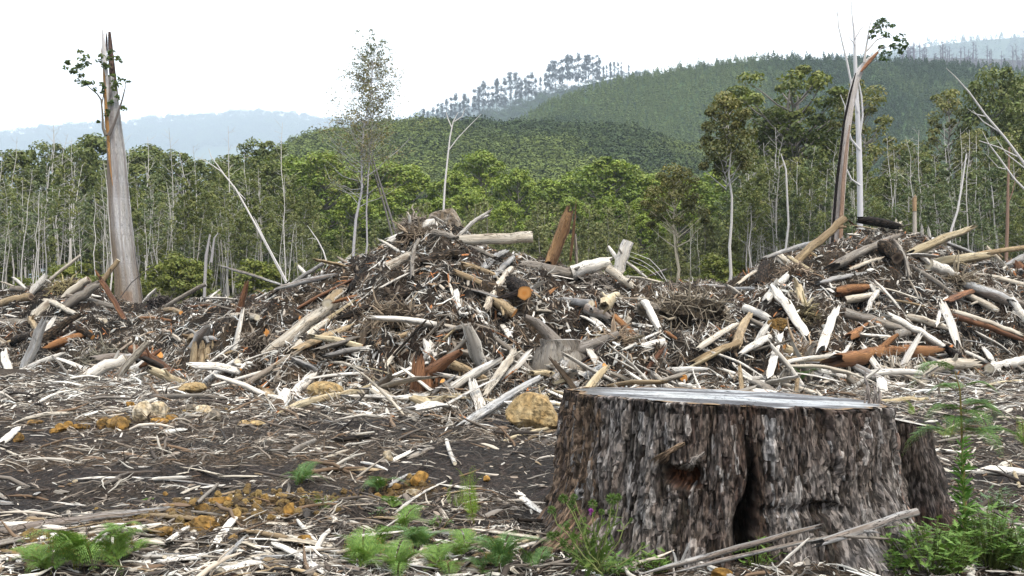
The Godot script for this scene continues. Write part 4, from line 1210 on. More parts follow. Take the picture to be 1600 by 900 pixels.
# one length of wood. flat < 1 makes a slab; ends: s split, t tapered, o p d g sawn (orange, pale, dark, grey), h hollow
func timber(o: Node3D, p0: Vector3, p1: Vector3, r0: float, r1: float, tone: String, ends: String, s: int, flat := 1.0, bend := 0.0, near := false) -> void:
	var r := RandomNumberGenerator.new()
	r.seed = s * 7 + 3
	var len := p0.distance_to(p1)
	var n := clampi(int(len / (0.16 if near else 0.28)), 5, 16)
	var sides := 14 if r0 > 0.07 or near else 9
	if r0 < 0.025 and not near: sides = 6
	var axis := (p1 - p0).normalized()
	var up := Vector3.UP if absf(axis.y) < 0.9 else Vector3.RIGHT
	var x := (axis.cross(up).normalized() + up * r.randf_range(-0.35, 0.35) * (1.0 if flat < 1.0 else 0.0)).normalized()
	x = (x - axis * x.dot(axis)).normalized()
	var y := axis.cross(x)
	var bow := (up * r.randf_range(0.3, 1.0) + x * r.randf_range(-1, 1)).normalized() * bend * len
	var ca: Color = TONE[tone][0] * r.randf_range(0.85, 1.12)
	var cb: Color = TONE[tone][1] * r.randf_range(0.85, 1.1)
	var prof := PackedFloat32Array()
	var tint := PackedFloat32Array()
	for k in sides:
		prof.append(1.0 + r.randf_range(-0.13, 0.13) * (1.6 if flat < 1.0 else 1.0))
		tint.append(r.randf())
	prof.append(prof[0]); tint.append(tint[0])
	var spike := [PackedFloat32Array(), PackedFloat32Array()]
	for e in 2:
		for k in sides:
			var sp := 0.0
			if ends[e] == "s": sp = pow(r.randf(), 1.6) * minf(len * 0.22, r0 * 5.0)
			elif ends[e] == "d": sp = r.randf() * r0 * 0.3
			spike[e].append(sp)
		spike[e].append(spike[e][0])
	var b := MB.new()
	var rings := []
	var spot := r.randf() * 100.0
	for i in n + 1:
		var t := float(i) / n
		var c := p0.lerp(p1, t) + bow * 4.0 * t * (1.0 - t)
		if i > 0 and i < n: c += (x * r.randfn() + y * r.randfn()) * r0 * (0.11 if flat == 1.0 else 0.06)
		var rad := lerpf(r0, r1, t) * (1.0 + 0.10 * n_mid.get_noise_2d(t * len * 30.0, spot * 9.0))
		if ends[0] == "t" and t < 0.3: rad *= 0.15 + 0.85 * t / 0.3
		if ends[1] == "t" and t > 0.5: rad *= 0.1 + 0.9 * (1.0 - t) / 0.5
		var ring := PackedVector3Array()
		for k in sides + 1:
			var a := TAU * k / sides
			var d := x * cos(a) + y * sin(a) * flat
			var off := 0.0
			if i == 0: off = -spike[0][k]
			if i == n: off = spike[1][k]
			var shrink := 1.0
			if (i == 0 and ends[0] == "s") or (i == n and ends[1] == "s"): shrink = 0.75
			var p := c + d * rad * prof[k] * shrink + axis * off
			var m := clampf(0.5 + n_mid.get_noise_3d(t * len * 9.0 + spot, cos(a) * 12.0, sin(a) * 12.0 + spot) * 1.3 + (tint[k] - 0.5) * 0.7, 0, 1)
			var col := ca.lerp(cb, m)
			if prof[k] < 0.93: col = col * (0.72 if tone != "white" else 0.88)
			if tone in ["pale", "silver"] and n_mid.get_noise_3d(t * len * 5.0, cos(a) * 9.0 + spot, sin(a) * 9.0) > 0.33: col = col.lerp(Color(0.14, 0.10, 0.075), 0.7)
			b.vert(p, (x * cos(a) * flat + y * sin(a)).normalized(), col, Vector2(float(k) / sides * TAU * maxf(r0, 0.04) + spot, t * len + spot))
			if k < sides: ring.append(p)
		rings.append([c, ring])
	# side branches snapped off short
	if flat == 1.0 and r0 > 0.02 and r.randf() < 0.6:
		for g in 1 + r.randi() % 3:
			var t := r.randf_range(0.2, 0.9)
			var c := p0.lerp(p1, t) + bow * 4.0 * t * (1.0 - t)
			var a := r.randf() * TAU
			var off := (x * cos(a) + y * sin(a) + axis * r.randf_range(0.1, 1.2)).normalized()
			var sr := lerpf(r0, r1, t) * r.randf_range(0.25, 0.5)
			var sl := maxf(sr * r.randf_range(2.0, 7.0), r0 * 1.3) * (2.0 if r0 < 0.06 else 1.0)
			b.tube(bent(c, c + off * (sl + r0), 3, axis * sl * r.randf_range(-0.05, 0.12), sr * 0.2, r), PackedFloat32Array([sr * 1.3, sr, sr * 0.8, sr * (0.5 if r0 > 0.06 else 0.15)]), 6, PackedColorArray([ca.lerp(cb, r.randf())]), 1.0, 0.15, s + g)
	var m := sides + 1
	for i in n:
		for k in sides:
			var a := i * m + k
			b.tri(a, a + m, a + 1); b.tri(a + 1, a + m, a + m + 1)
	for e in 2:
		if ends[e] == "t": continue
		var q: Array = rings[0 if e == 0 else n]
		var ring: PackedVector3Array = q[1]
		if e == 0: ring.reverse()
		var out := -axis if e == 0 else axis
		if ends[e] == "s":
			b.cap(q[0], out, ring, [cb * 0.7, cb * 0.5], -r0 * 0.4, r0 * 0.2, r)
		else:
			var f := MB.new()
			var cols: Array = CUT.get(ends[e], CUT.p).duplicate()
			if ends[e] == "h":
				cols = [Color(0.5, 0.18, 0.05), Color(0.42, 0.12, 0.03), Color(0.10, 0.035, 0.015), Color(0.02, 0.012, 0.01)]
				f.cap(q[0], out, ring, cols, -r0 * 1.2, 0.0, r)
			else:
				f.cap(q[0], out, ring, [cols[0] * 0.6, cols[0], cols[1], cols[1] * 0.9, cols[2]], 0.004, r0 * (0.12 if ends[e] == "d" else 0.02), r)
			for i in f.v.size(): f.v[i] -= o.position
			part(o, "cut_end", f.mesh(), M.plain)
	for i in b.v.size(): b.v[i] -= o.position
	part(o, "bark" if tone in ["brown", "dark"] and flat == 1.0 else "wood", b.mesh(), M.bark if tone in ["brown", "dark"] and flat == 1.0 else (M.wood_near if near else M.wood))

var laid := []     # where the traced pieces lie

func lay(q: Array, s: int) -> Node3D:
	# [kind, tone, x0, y0, x1, y1, width, ends, label, flatness, bend, taper]
	var d0 := hit(q[2], q[3])
	var d1 := hit(q[4], q[5])
	var pxm: float = (q[2] + q[4]) * 0.5
	if d0 == 0.0 and d1 == 0.0: d0 = lut(ridge_d, pxm) - 0.8; d1 = d0
	elif d0 == 0.0: d0 = d1 + 0.1
	elif d1 == 0.0: d1 = d0 + 0.1
	if q.size() > 12: d0 = q[12]; d1 = q[13]
	var mid := hit(pxm, (q[3] + q[5]) * 0.5)
	var push := 0.0
	if mid > 0.0: push = clampf((d0 + d1) * 0.5 - mid, 0.0, 0.8) * 0.7
	if absf(d0 - d1) > 4.0 and d0 > 14.0:
		var near := minf(d0, d1)
		d0 = minf(d0, near + 4.0); d1 = minf(d1, near + 4.0)
	var w: float = q[6]
	laid.append([Vector2(q[2], q[3]), Vector2(q[4], q[5])])
	var da := (d0 + d1) * 0.5
	var r := w / F * da * 0.5
	var flat: float = q[9] if q.size() > 9 else 1.0
	var bend: float = q[10] if q.size() > 10 else 0.015
	var taper: float = q[11] if q.size() > 11 else 0.85
	if q.size() > 12: push = 0.0
	var lift := 0.0 if q.size() > 12 else r * (0.8 if da < 15.0 else 1.5) + push + (0.0 if da < 15.0 else 0.12)
	if String(q[7]).contains("o") or String(q[7]).contains("h"): lift += 0.25
	var p0 := at(q[2], q[3], d0 - lift)
	var p1 := at(q[4], q[5], d1 - lift)
	var o := empty(q[0], p0)
	timber(o, p0, p1, r, r * taper, q[1], q[7], s, flat, bend, da < 16.0)
	tag(o, q[8], {"log": "log", "slab": "slab", "plank": "plank", "branch": "branch", "pole": "pole", "stick": "stick", "shard": "wood shard", "stump": "tree stump"}.get(q[0], q[0]))
	return o

func build_timber() -> void:
	var left := [
		["pole", "pale", 60, 453, 125, 399, 6, "sp", "long bleached pole propped up at the left end of the slash piles", 1.0, 0.01, 0.7],
		["log", "white", 50, 456, 70, 432, 11, "ss", "short white split log leaning beside the long bleached pole"],
		["log", "grey", 17, 451, 43, 453, 9, "gg", "short grey log lying level at the far left end of the pile"],
		["log", "tan", 0, 475, 48, 464, 16, "sd", "thick weathered tan log at the left edge of the left pile", 0.8],
		["log", "pale", 104, 462, 138, 437, 14, "sd", "thick pale fluted log jutting up left of the tall dead tree"],
		["pole", "tan", 152, 452, 185, 406, 8, "sp", "leaning pole with sawn pale tip in front of the tall dead tree", 1.0, 0.01, 0.9],
		["log", "grey", 105, 478, 152, 446, 15, "ss", "thick grey log slanting up under the leaning pole"],
		["slab", "red", 158, 440, 194, 500, 14, "ss", "rotten red brown slab hanging in front of the tall dead tree", 0.5],
		["shard", "orange", 148, 421, 160, 442, 7, "ts", "orange shard sticking up left of the leaning pole", 0.5],
		["log", "pale", 72, 470, 116, 490, 9, "ss", "pale log lying across the middle of the left pile"],
		["log", "pale", 103, 500, 165, 502, 10, "sp", "pale level log low in the left pile"],
		["log", "pale", 53, 493, 79, 470, 15, "ss", "broad pale log end in the left pile", 0.7],
		["log", "tan", 47, 498, 60, 523, 9, "sd", "short tan log pointing down out of the left pile"],
		["log", "brown", 120, 512, 145, 527, 11, "so", "short brown log with orange sawn end low in the left pile"],
		["pole", "grey", 265, 476, 322, 444, 7, "sg", "grey pole slanting up right of the tall dead tree"],
		["log", "tan", 258, 484, 283, 489, 8, "so", "small log with round orange end right of the tall dead tree"],
		["stick", "orange", 215, 497, 267, 501, 4, "ss", "long thin orange stick lying level below the tall dead tree"],
		["shard", "red", 370, 494, 384, 446, 13, "ss", "upright splintered red brown stub between the left and central piles", 0.6],
		["log", "white", 322, 598, 371, 566, 14, "pp", "smooth white log lying at the foot of the slope left of the central pile"],
		["pole", "grey", 82, 557, 113, 603, 4, "ps", "thin grey pole leaning over the bare soil on the left"],
		["log", "pale", 255, 517, 282, 533, 7, "ps", "short pale log among the chips below the tall dead tree"],
		["log", "white", 226, 470, 243, 452, 9, "ss", "white split piece at the right foot of the tall dead tree", 0.5],
		["pole", "silver", 340, 414, 442, 446, 5, "ts", "long silvery pole sloping down towards the central pile"],
		["slab", "tan", 0, 540, 28, 528, 9, "ss", "tan slab at the lower left edge of the left pile", 0.5],
		["log", "brown", 20, 532, 52, 522, 12, "sd", "brown log under the left pile"],
		["branch", "pale", 0, 440, 20, 447, 4, "ts", "thin pale branch at the left edge of the left pile", 1.0, 0.03],
		["branch", "white", 18, 433, 38, 449, 5, "ts", "white curved branch above the short grey log", 1.0, 0.08],
		["plank", "pale", 190, 545, 225, 522, 5, "ss", "pale plank leaning in the chips below the left pile", 0.4],
		["log", "pale", 365, 494, 402, 496, 11, "sp", "pale log right of the red brown stub"],
		["log", "pale", 228, 558, 250, 561, 8, "ps", "pale short log on the flat below the left pile"],
		["plank", "pale", 275, 573, 305, 567, 5, "ss", "pale level plank left of the smooth white log", 0.4],
		["plank", "grey", 300, 590, 332, 563, 6, "ss", "grey plank leaning beside the smooth white log", 0.4],
		["plank", "pale", 10, 562, 60, 548, 4, "ss", "thin pale plank on the bare soil at the left edge", 0.4],
	]
	var centre := [
		["log", "pale", 413, 556, 525, 473, 20, "ss", "very long pale log sloping down the left flank of the central pile", 1.0, 0.01],
		["log", "pale", 462, 545, 510, 503, 14, "ss", "second pale log lying close beside the very long one", 0.8],
		["slab", "tan", 464, 546, 540, 513, 17, "ss", "fluted tan slab at the foot of the left flank of the central pile", 0.6],
		["log", "tan", 512, 476, 531, 458, 18, "pp", "short thick tan log with sawn top end above the very long pale log"],
		["log", "dark", 551, 450, 592, 400, 15, "ss", "dark rough barked log standing steeply on the left shoulder of the central pile"],
		["slab", "red", 470, 480, 556, 435, 12, "ss", "long reddish brown slab on the left shoulder of the central pile", 0.5],
		["log", "white", 612, 376, 680, 347, 17, "sd", "white topped log slanting up to the crest of the central pile"],
		["branch", "white", 717, 369, 761, 333, 9, "ss", "white curved branch rising from the crest of the central pile", 0.8, 0.1, 0.7],
		["shard", "white", 736, 348, 762, 337, 8, "ss", "white shard beside the curved branch on the crest", 0.6],
		["log", "pale", 718, 375, 830, 370, 18, "sd", "long pale log lying level across the crest of the central pile", 1.0, 0.004, 0.95],
		["log", "pale", 605, 417, 645, 399, 15, "dp", "short pale log with dark rotten end under the crest of the central pile"],
		["log", "brown", 660, 410, 714, 397, 17, "sh", "brown log with glowing orange hollow end in the central pile", 1.0, 0.004, 1.0],
		["stick", "white", 598, 448, 646, 424, 7, "ss", "white split stick lying below the dark hollow in the central pile", 0.6],
		["log", "brown", 540, 496, 642, 459, 15, "ss", "long brown log buried in the middle of the central pile"],
		["branch", "grey", 645, 432, 655, 374, 7, "ss", "grey branch standing upright beside the hollow orange log", 1.0, 0.04],
		["log", "pale", 759, 482, 799, 420, 11, "sp", "pale log standing steeply on the right side of the central pile"],
		["slab", "silver", 754, 420, 788, 394, 16, "ss", "broad silver grey slab high on the right side of the central pile", 0.6],
		["slab", "silver", 768, 434, 801, 402, 13, "ss", "second silver slab just below the broad one on the right side of the central pile", 0.6],
		["log", "tan", 726, 416, 770, 431, 13, "sp", "tan log poking out right of the hollow orange log"],
		["log", "tan", 714, 426, 751, 442, 9, "sd", "thinner tan log below and left of the tan log by the hollow one"],
		["log", "tan", 775, 470, 804, 489, 16, "so", "tan log with bright orange round end low on the right side of the central pile", 1.0, 0.0, 1.0],
		["log", "dark", 800, 441, 819, 458, 24, "so", "dark thick log with orange crescent end under the level grey log"],
		["shard", "white", 713, 455, 722, 491, 10, "ss", "white upright shard in the face of the central pile", 0.5],
		["shard", "white", 703, 446, 711, 476, 5, "ss", "thin white shard left of the upright one in the central pile", 0.5],
		["stick", "white", 725, 492, 758, 489, 5, "ss", "thin white stick lying level in the face of the central pile"],
		["stick", "grey", 655, 543, 696, 497, 4, "ts", "thin grey stick slanting across the lower face of the central pile", 1.0, 0.05],
		["shard", "white", 786, 510, 797, 527, 12, "ss", "chunky white shard below the orange ended tan log", 0.6],
		["log", "brown", 444, 505, 469, 499, 10, "so", "small log with orange end on the left flank of the central pile", 1.0, 0.0, 1.0],
		["log", "brown", 398, 525, 417, 520, 12, "so", "small brown log with rough orange end left of the very long pale log", 1.0, 0.0, 1.0],
		["shard", "white", 467, 417, 485, 437, 10, "ss", "white split chunk on the left end of the central pile", 0.6],
		["pole", "silver", 460, 441, 506, 411, 7, "sp", "silver pole leaning on the left end of the central pile"],
		["log", "silver", 445, 448, 518, 431, 9, "ss", "long silver grey log lying at the left end of the central pile"],
		["log", "grey", 814, 416, 898, 427, 19, "sg", "thick smooth grey log lying level right of the central crest", 1.0, 0.004, 0.95],
		["log", "white", 893, 427, 951, 411, 24, "ps", "bulky white log between the grey level log and the upright white post"],
		["log", "white", 964, 428, 982, 377, 18, "sp", "white upright sawn log standing out of the saddle between the piles", 1.0, 0.0, 0.95],
		["log", "pale", 948, 419, 986, 447, 14, "ps", "pale log leaning down from the upright white one"],
		["slab", "pale", 984, 433, 1030, 441, 9, "ss", "curved pale slab right of the upright white log", 0.5, 0.06],
		["stick", "white", 978, 409, 1007, 431, 5, "ss", "white stick leaning against the foot of the upright white log"],
		["shard", "silver", 1010, 433, 1041, 421, 6, "ts", "silver pointed shard right of the upright white log", 0.5],
		["slab", "peel", 860, 410, 888, 334, 26, "ss", "tall red brown slab of peeled bark standing behind the level grey log", 0.75, 0.03],
		["shard", "peel", 892, 398, 900, 310, 7, "st", "tall thin orange splinter beside the red brown bark slab", 0.6],
		["pole", "grey", 901, 420, 899, 372, 5, "ss", "grey upright stem right of the tall thin orange splinter"],
		["log", "silver", 872, 471, 924, 475, 13, "sp", "silver log lying in the saddle below the bulky white log"],
		["log", "silver", 916, 482, 951, 498, 17, "ps", "fat silver log end in the middle of the saddle"],
		["log", "cream", 945, 479, 963, 464, 18, "sp", "short cream block in the saddle above the grey root ball"],
		["branch", "white", 1009, 487, 1029, 513, 13, "ss", "twisted white root in the middle of the saddle", 0.7, 0.12],
		["plank", "white", 976, 546, 1027, 520, 8, "ss", "white plank slanting across the lower saddle", 0.5],
		["shard", "white", 908, 494, 941, 517, 7, "ss", "white splinter in the saddle pointing down right", 0.5],
		["shard", "white", 926, 497, 954, 521, 9, "ss", "second wider white splinter beside the first in the saddle", 0.5],
		["shard", "orange", 1040, 519, 1057, 530, 9, "ss", "orange chunk of fresh wood in the lower saddle", 0.7],
		["stick", "pale", 965, 467, 1012, 467, 4, "ss", "thin pale stick lying level in the saddle"],
		["log", "silver", 1092, 446, 1142, 449, 6, "ss", "thin silver log along the crest of the saddle"],
		["log", "silver", 1138, 453, 1182, 451, 7, "ss", "second thin silver log along the crest near the right pile"],
		["slab", "tan", 1150, 541, 1170, 494, 15, "ss", "tan grey slab standing in the left edge of the right pile", 0.6],
		["slab", "pale", 1094, 543, 1153, 507, 11, "ss", "pale slab with torn edge curving up towards the right pile", 0.5, 0.05],
		["log", "white", 1164, 482, 1203, 499, 13, "ps", "white log at the left edge of the right pile"],
		["slab", "pale", 1154, 443, 1182, 424, 7, "ss", "pale curved slab at the crest left of the leaning log", 0.5, 0.08],
		["log", "brown", 1188, 446, 1200, 415, 24, "sd", "stubby thick brown log at the left shoulder of the right pile"],
		["log", "white", 455, 618, 489, 588, 15, "ds", "white log chunk with dark end at the foot of the central pile"],
		["log", "white", 435, 634, 446, 615, 22, "dp", "stubby white log with dark rotten end at the foot of the central pile"],
		["log", "tan", 410, 614, 424, 624, 20, "sp", "round tan sawn log end at the foot of the central pile"],
		["log", "cream", 433, 647, 527, 618, 12, "ts", "long cream log lying on the soil before the central pile"],
		["log", "cream", 527, 621, 592, 604, 14, "sd", "thicker cream log continuing the line of the long one"],
		["plank", "white", 692, 586, 762, 602, 15, "ss", "white board with orange scars right of the rotten orange stump", 0.5],
		["log", "tan", 702, 567, 754, 590, 14, "gs", "tan log behind the white board"],
		["slab", "grey", 718, 550, 772, 567, 18, "ss", "grey tan slab above the tan log at the foot of the central pile", 0.6],
		["branch", "pale", 757, 614, 799, 552, 14, "ss", "thick pale curved branch right of the white board", 1.0, 0.08],
		["slab", "silver", 727, 663, 840, 592, 17, "ss", "long splintered silver slab left of the yellow boulder", 0.5],
		["slab", "grey", 745, 662, 842, 606, 9, "ss", "darker grey slab lying along the long splintered silver one", 0.5],
		["pole", "pale", 595, 590, 634, 538, 7, "ts", "pale pole leaning left of the rotten orange stump", 1.0, 0.04],
		["branch", "pale", 515, 567, 572, 580, 5, "ss", "thin pale branch lying before the central pile", 1.0, 0.05],
		["slab", "pale", 384, 602, 465, 551, 20, "ss", "broad pale fibrous slab at the lower left of the central pile", 0.5],
		["plank", "tan", 430, 570, 470, 545, 7, "ss", "tan plank above the broad fibrous slab", 0.4],
		["stick", "white", 640, 525, 668, 560, 4, "ss", "white stick above the rotten orange stump"],
		["log", "grey", 690, 520, 735, 508, 9, "sd", "grey log low in the face of the central pile"],
		["log", "tan", 590, 540, 640, 520, 10, "ss", "tan log in the lower face of the central pile"],
		["slab", "brown", 560, 545, 580, 500, 16, "ss", "brown bark slab upright in the lower face of the central pile", 0.5],
		["log", "pale", 1060, 470, 1095, 466, 7, "sp", "short pale log on the matted roots of the saddle"],
		["slab", "grey", 1085, 500, 1118, 476, 8, "ss", "grey slab on the right of the saddle", 0.5],
	]
	var right := [
		["log", "tan", 1240, 412, 1320, 342, 15, "sd", "long tan log leaning up to the left of the right pile's crest", 1.0, 0.01, 0.8],
		["slab", "grey", 1308, 414, 1392, 374, 21, "ss", "big grey brown slab across the right pile below its crest", 0.6],
		["log", "brown", 1380, 385, 1401, 402, 25, "sd", "round brown log end under the crest of the right pile"],
		["slab", "cream", 1428, 393, 1513, 357, 24, "ss", "big cream slab pointing up to the right from the right pile", 0.45, 0.01, 0.7],
		["slab", "pale", 1432, 400, 1500, 366, 12, "ss", "narrow pale slab along the underside of the big cream slab", 0.5],
		["log", "dark", 1348, 344, 1402, 353, 14, "ss", "dark grey log on the very top of the right pile"],
		["log", "pale", 1384, 359, 1406, 350, 10, "ps", "pale stub on the top of the right pile"],
		["shard", "white", 1441, 366, 1440, 349, 8, "st", "white pointed shard standing behind the big cream slab", 0.5],
		["shard", "white", 1453, 369, 1450, 352, 6, "st", "second smaller white shard standing behind the big cream slab", 0.5],
		["log", "cream", 1461, 411, 1539, 400, 15, "ss", "cream log lying level right of the big cream slab"],
		["pole", "tan", 1528, 398, 1606, 386, 9, "ss", "long tan pole at the right end of the right pile"],
		["branch", "pale", 1545, 390, 1574, 421, 7, "ss", "pale crooked branch hanging below the long tan pole", 1.0, 0.08],
		["log", "silver", 1573, 417, 1606, 400, 13, "sp", "silver log at the right edge of the right pile"],
		["log", "pale", 1220, 404, 1246, 426, 14, "pd", "pale log with dark rotten end under the leaning tan log"],
		["log", "white", 1198, 469, 1229, 432, 13, "ss", "white log steep on the left flank of the right pile"],
		["slab", "white", 1213, 455, 1259, 523, 19, "ss", "broad white splintered slab sliding down the left flank of the right pile", 0.45],
		["slab", "white", 1284, 543, 1305, 486, 17, "ss", "white fluted slab standing in the lower face of the right pile", 0.5],
		["log", "pale", 1321, 469, 1371, 461, 13, "dp", "pale log with grey round end in the middle of the right pile"],
		["branch", "white", 1355, 486, 1378, 454, 7, "ss", "white forked branch in the middle of the right pile", 1.0, 0.08],
		["log", "grey", 1319, 489, 1399, 511, 15, "ds", "long grey brown log across the face of the right pile"],
		["log", "grey", 1382, 531, 1428, 516, 13, "sg", "grey log with sawn grey end low in the right pile"],
		["slab", "white", 1397, 499, 1471, 541, 23, "ss", "big white slab sloping down the face of the right pile", 0.55],
		["plank", "white", 1473, 477, 1493, 531, 14, "ss", "white plank upright in the face of the right pile", 0.5],
		["plank", "white", 1464, 507, 1473, 473, 6, "ss", "narrow white plank left of the upright one in the right pile", 0.5],
		["log", "pale", 1420, 494, 1476, 511, 11, "ss", "pale log behind the two upright white planks"],
		["slab", "red", 1490, 494, 1592, 530, 15, "ss", "long dark red slab in the right face of the right pile", 0.6],
		["log", "pale", 1492, 488, 1588, 521, 9, "ss", "long pale log lying along the dark red slab"],
		["log", "silver", 1508, 445, 1574, 471, 17, "ss", "fat silver grey log on the right side of the right pile"],
		["log", "white", 1451, 414, 1491, 428, 17, "ps", "white log below the cream log in the right pile"],
		["shard", "white", 1440, 400, 1457, 416, 13, "ss", "white chunk under the big cream slab", 0.7],
		["log", "orange", 1314, 561, 1451, 549, 23, "ss", "long orange rotten log at the foot of the right pile"],
		["log", "orange", 1310, 456, 1352, 449, 20, "ss", "orange brown rotten chunk in the middle of the right pile", 0.8],
		["slab", "orange", 1328, 526, 1372, 505, 19, "ss", "tan orange slab above the long orange rotten log", 0.6],
		["log", "white", 1546, 576, 1607, 563, 15, "ps", "white log lying on the soil at the right foot of the right pile"],
		["log", "pale", 1466, 570, 1532, 573, 10, "ss", "pale flat log left of the white one at the right foot of the pile"],
		["log", "cream", 1380, 628, 1449, 625, 12, "sp", "cream log with sawn end lying just behind the big stump"],
		["plank", "white", 1203, 586, 1219, 524, 13, "ss", "white plank standing behind the big stump", 0.5],
		["plank", "white", 1309, 565, 1327, 538, 9, "ss", "short white plank leaning behind the big stump", 0.5],
		["shard", "white", 1538, 546, 1560, 577, 11, "ss", "white splayed shard at the right foot of the right pile", 0.5],
		["log", "dark", 1480, 545, 1505, 565, 12, "ss", "dark charred stick at the right foot of the right pile"],
		["stick", "white", 1285, 430, 1300, 450, 4, "ts", "thin white stick on the upper face of the right pile"],
		["branch", "pale", 1330, 420, 1375, 405, 7, "ss", "pale branch below the big grey brown slab", 1.0, 0.06],
		["branch", "grey", 1385, 365, 1420, 430, 6, "ts", "grey branch hanging down from the crest of the right pile", 1.0, 0.05],
		["branch", "grey", 1398, 380, 1416, 432, 4, "ts", "thinner grey branch beside the one hanging from the crest", 1.0, 0.06],
		["stick", "pale", 1418, 432, 1434, 462, 4, "ts", "thin pale stick in the upper face of the right pile"],
		["branch", "grey", 1430, 420, 1490, 462, 8, "ss", "grey branch sloping down right in the right pile", 1.0, 0.03],
		["log", "silver", 1200, 402, 1270, 380, 8, "ss", "thin silver log along the left crest of the right pile"],
		["log", "brown", 1195, 408, 1262, 392, 9, "ss", "brown log just below the thin silver one at the left crest"],
		["log", "silver", 1285, 440, 1350, 428, 8, "ss", "silver log in the upper middle of the right pile"],
		["slab", "red", 1480, 470, 1520, 455, 12, "ss", "reddish slab left of the fat silver grey log", 0.6],
		["log", "grey", 1550, 455, 1604, 480, 12, "ss", "grey log at the right edge below the fat silver one"],
		["log", "pale", 1535, 430, 1600, 445, 8, "ss", "pale thin log at the right edge of the right pile"],
		["plank", "tan", 1400, 470, 1440, 478, 8, "ss", "tan plank in the middle of the right pile", 0.5],
		["shard", "white", 1360, 445, 1369, 458, 9, "pp", "small white block in the middle of the right pile", 0.8],
	]
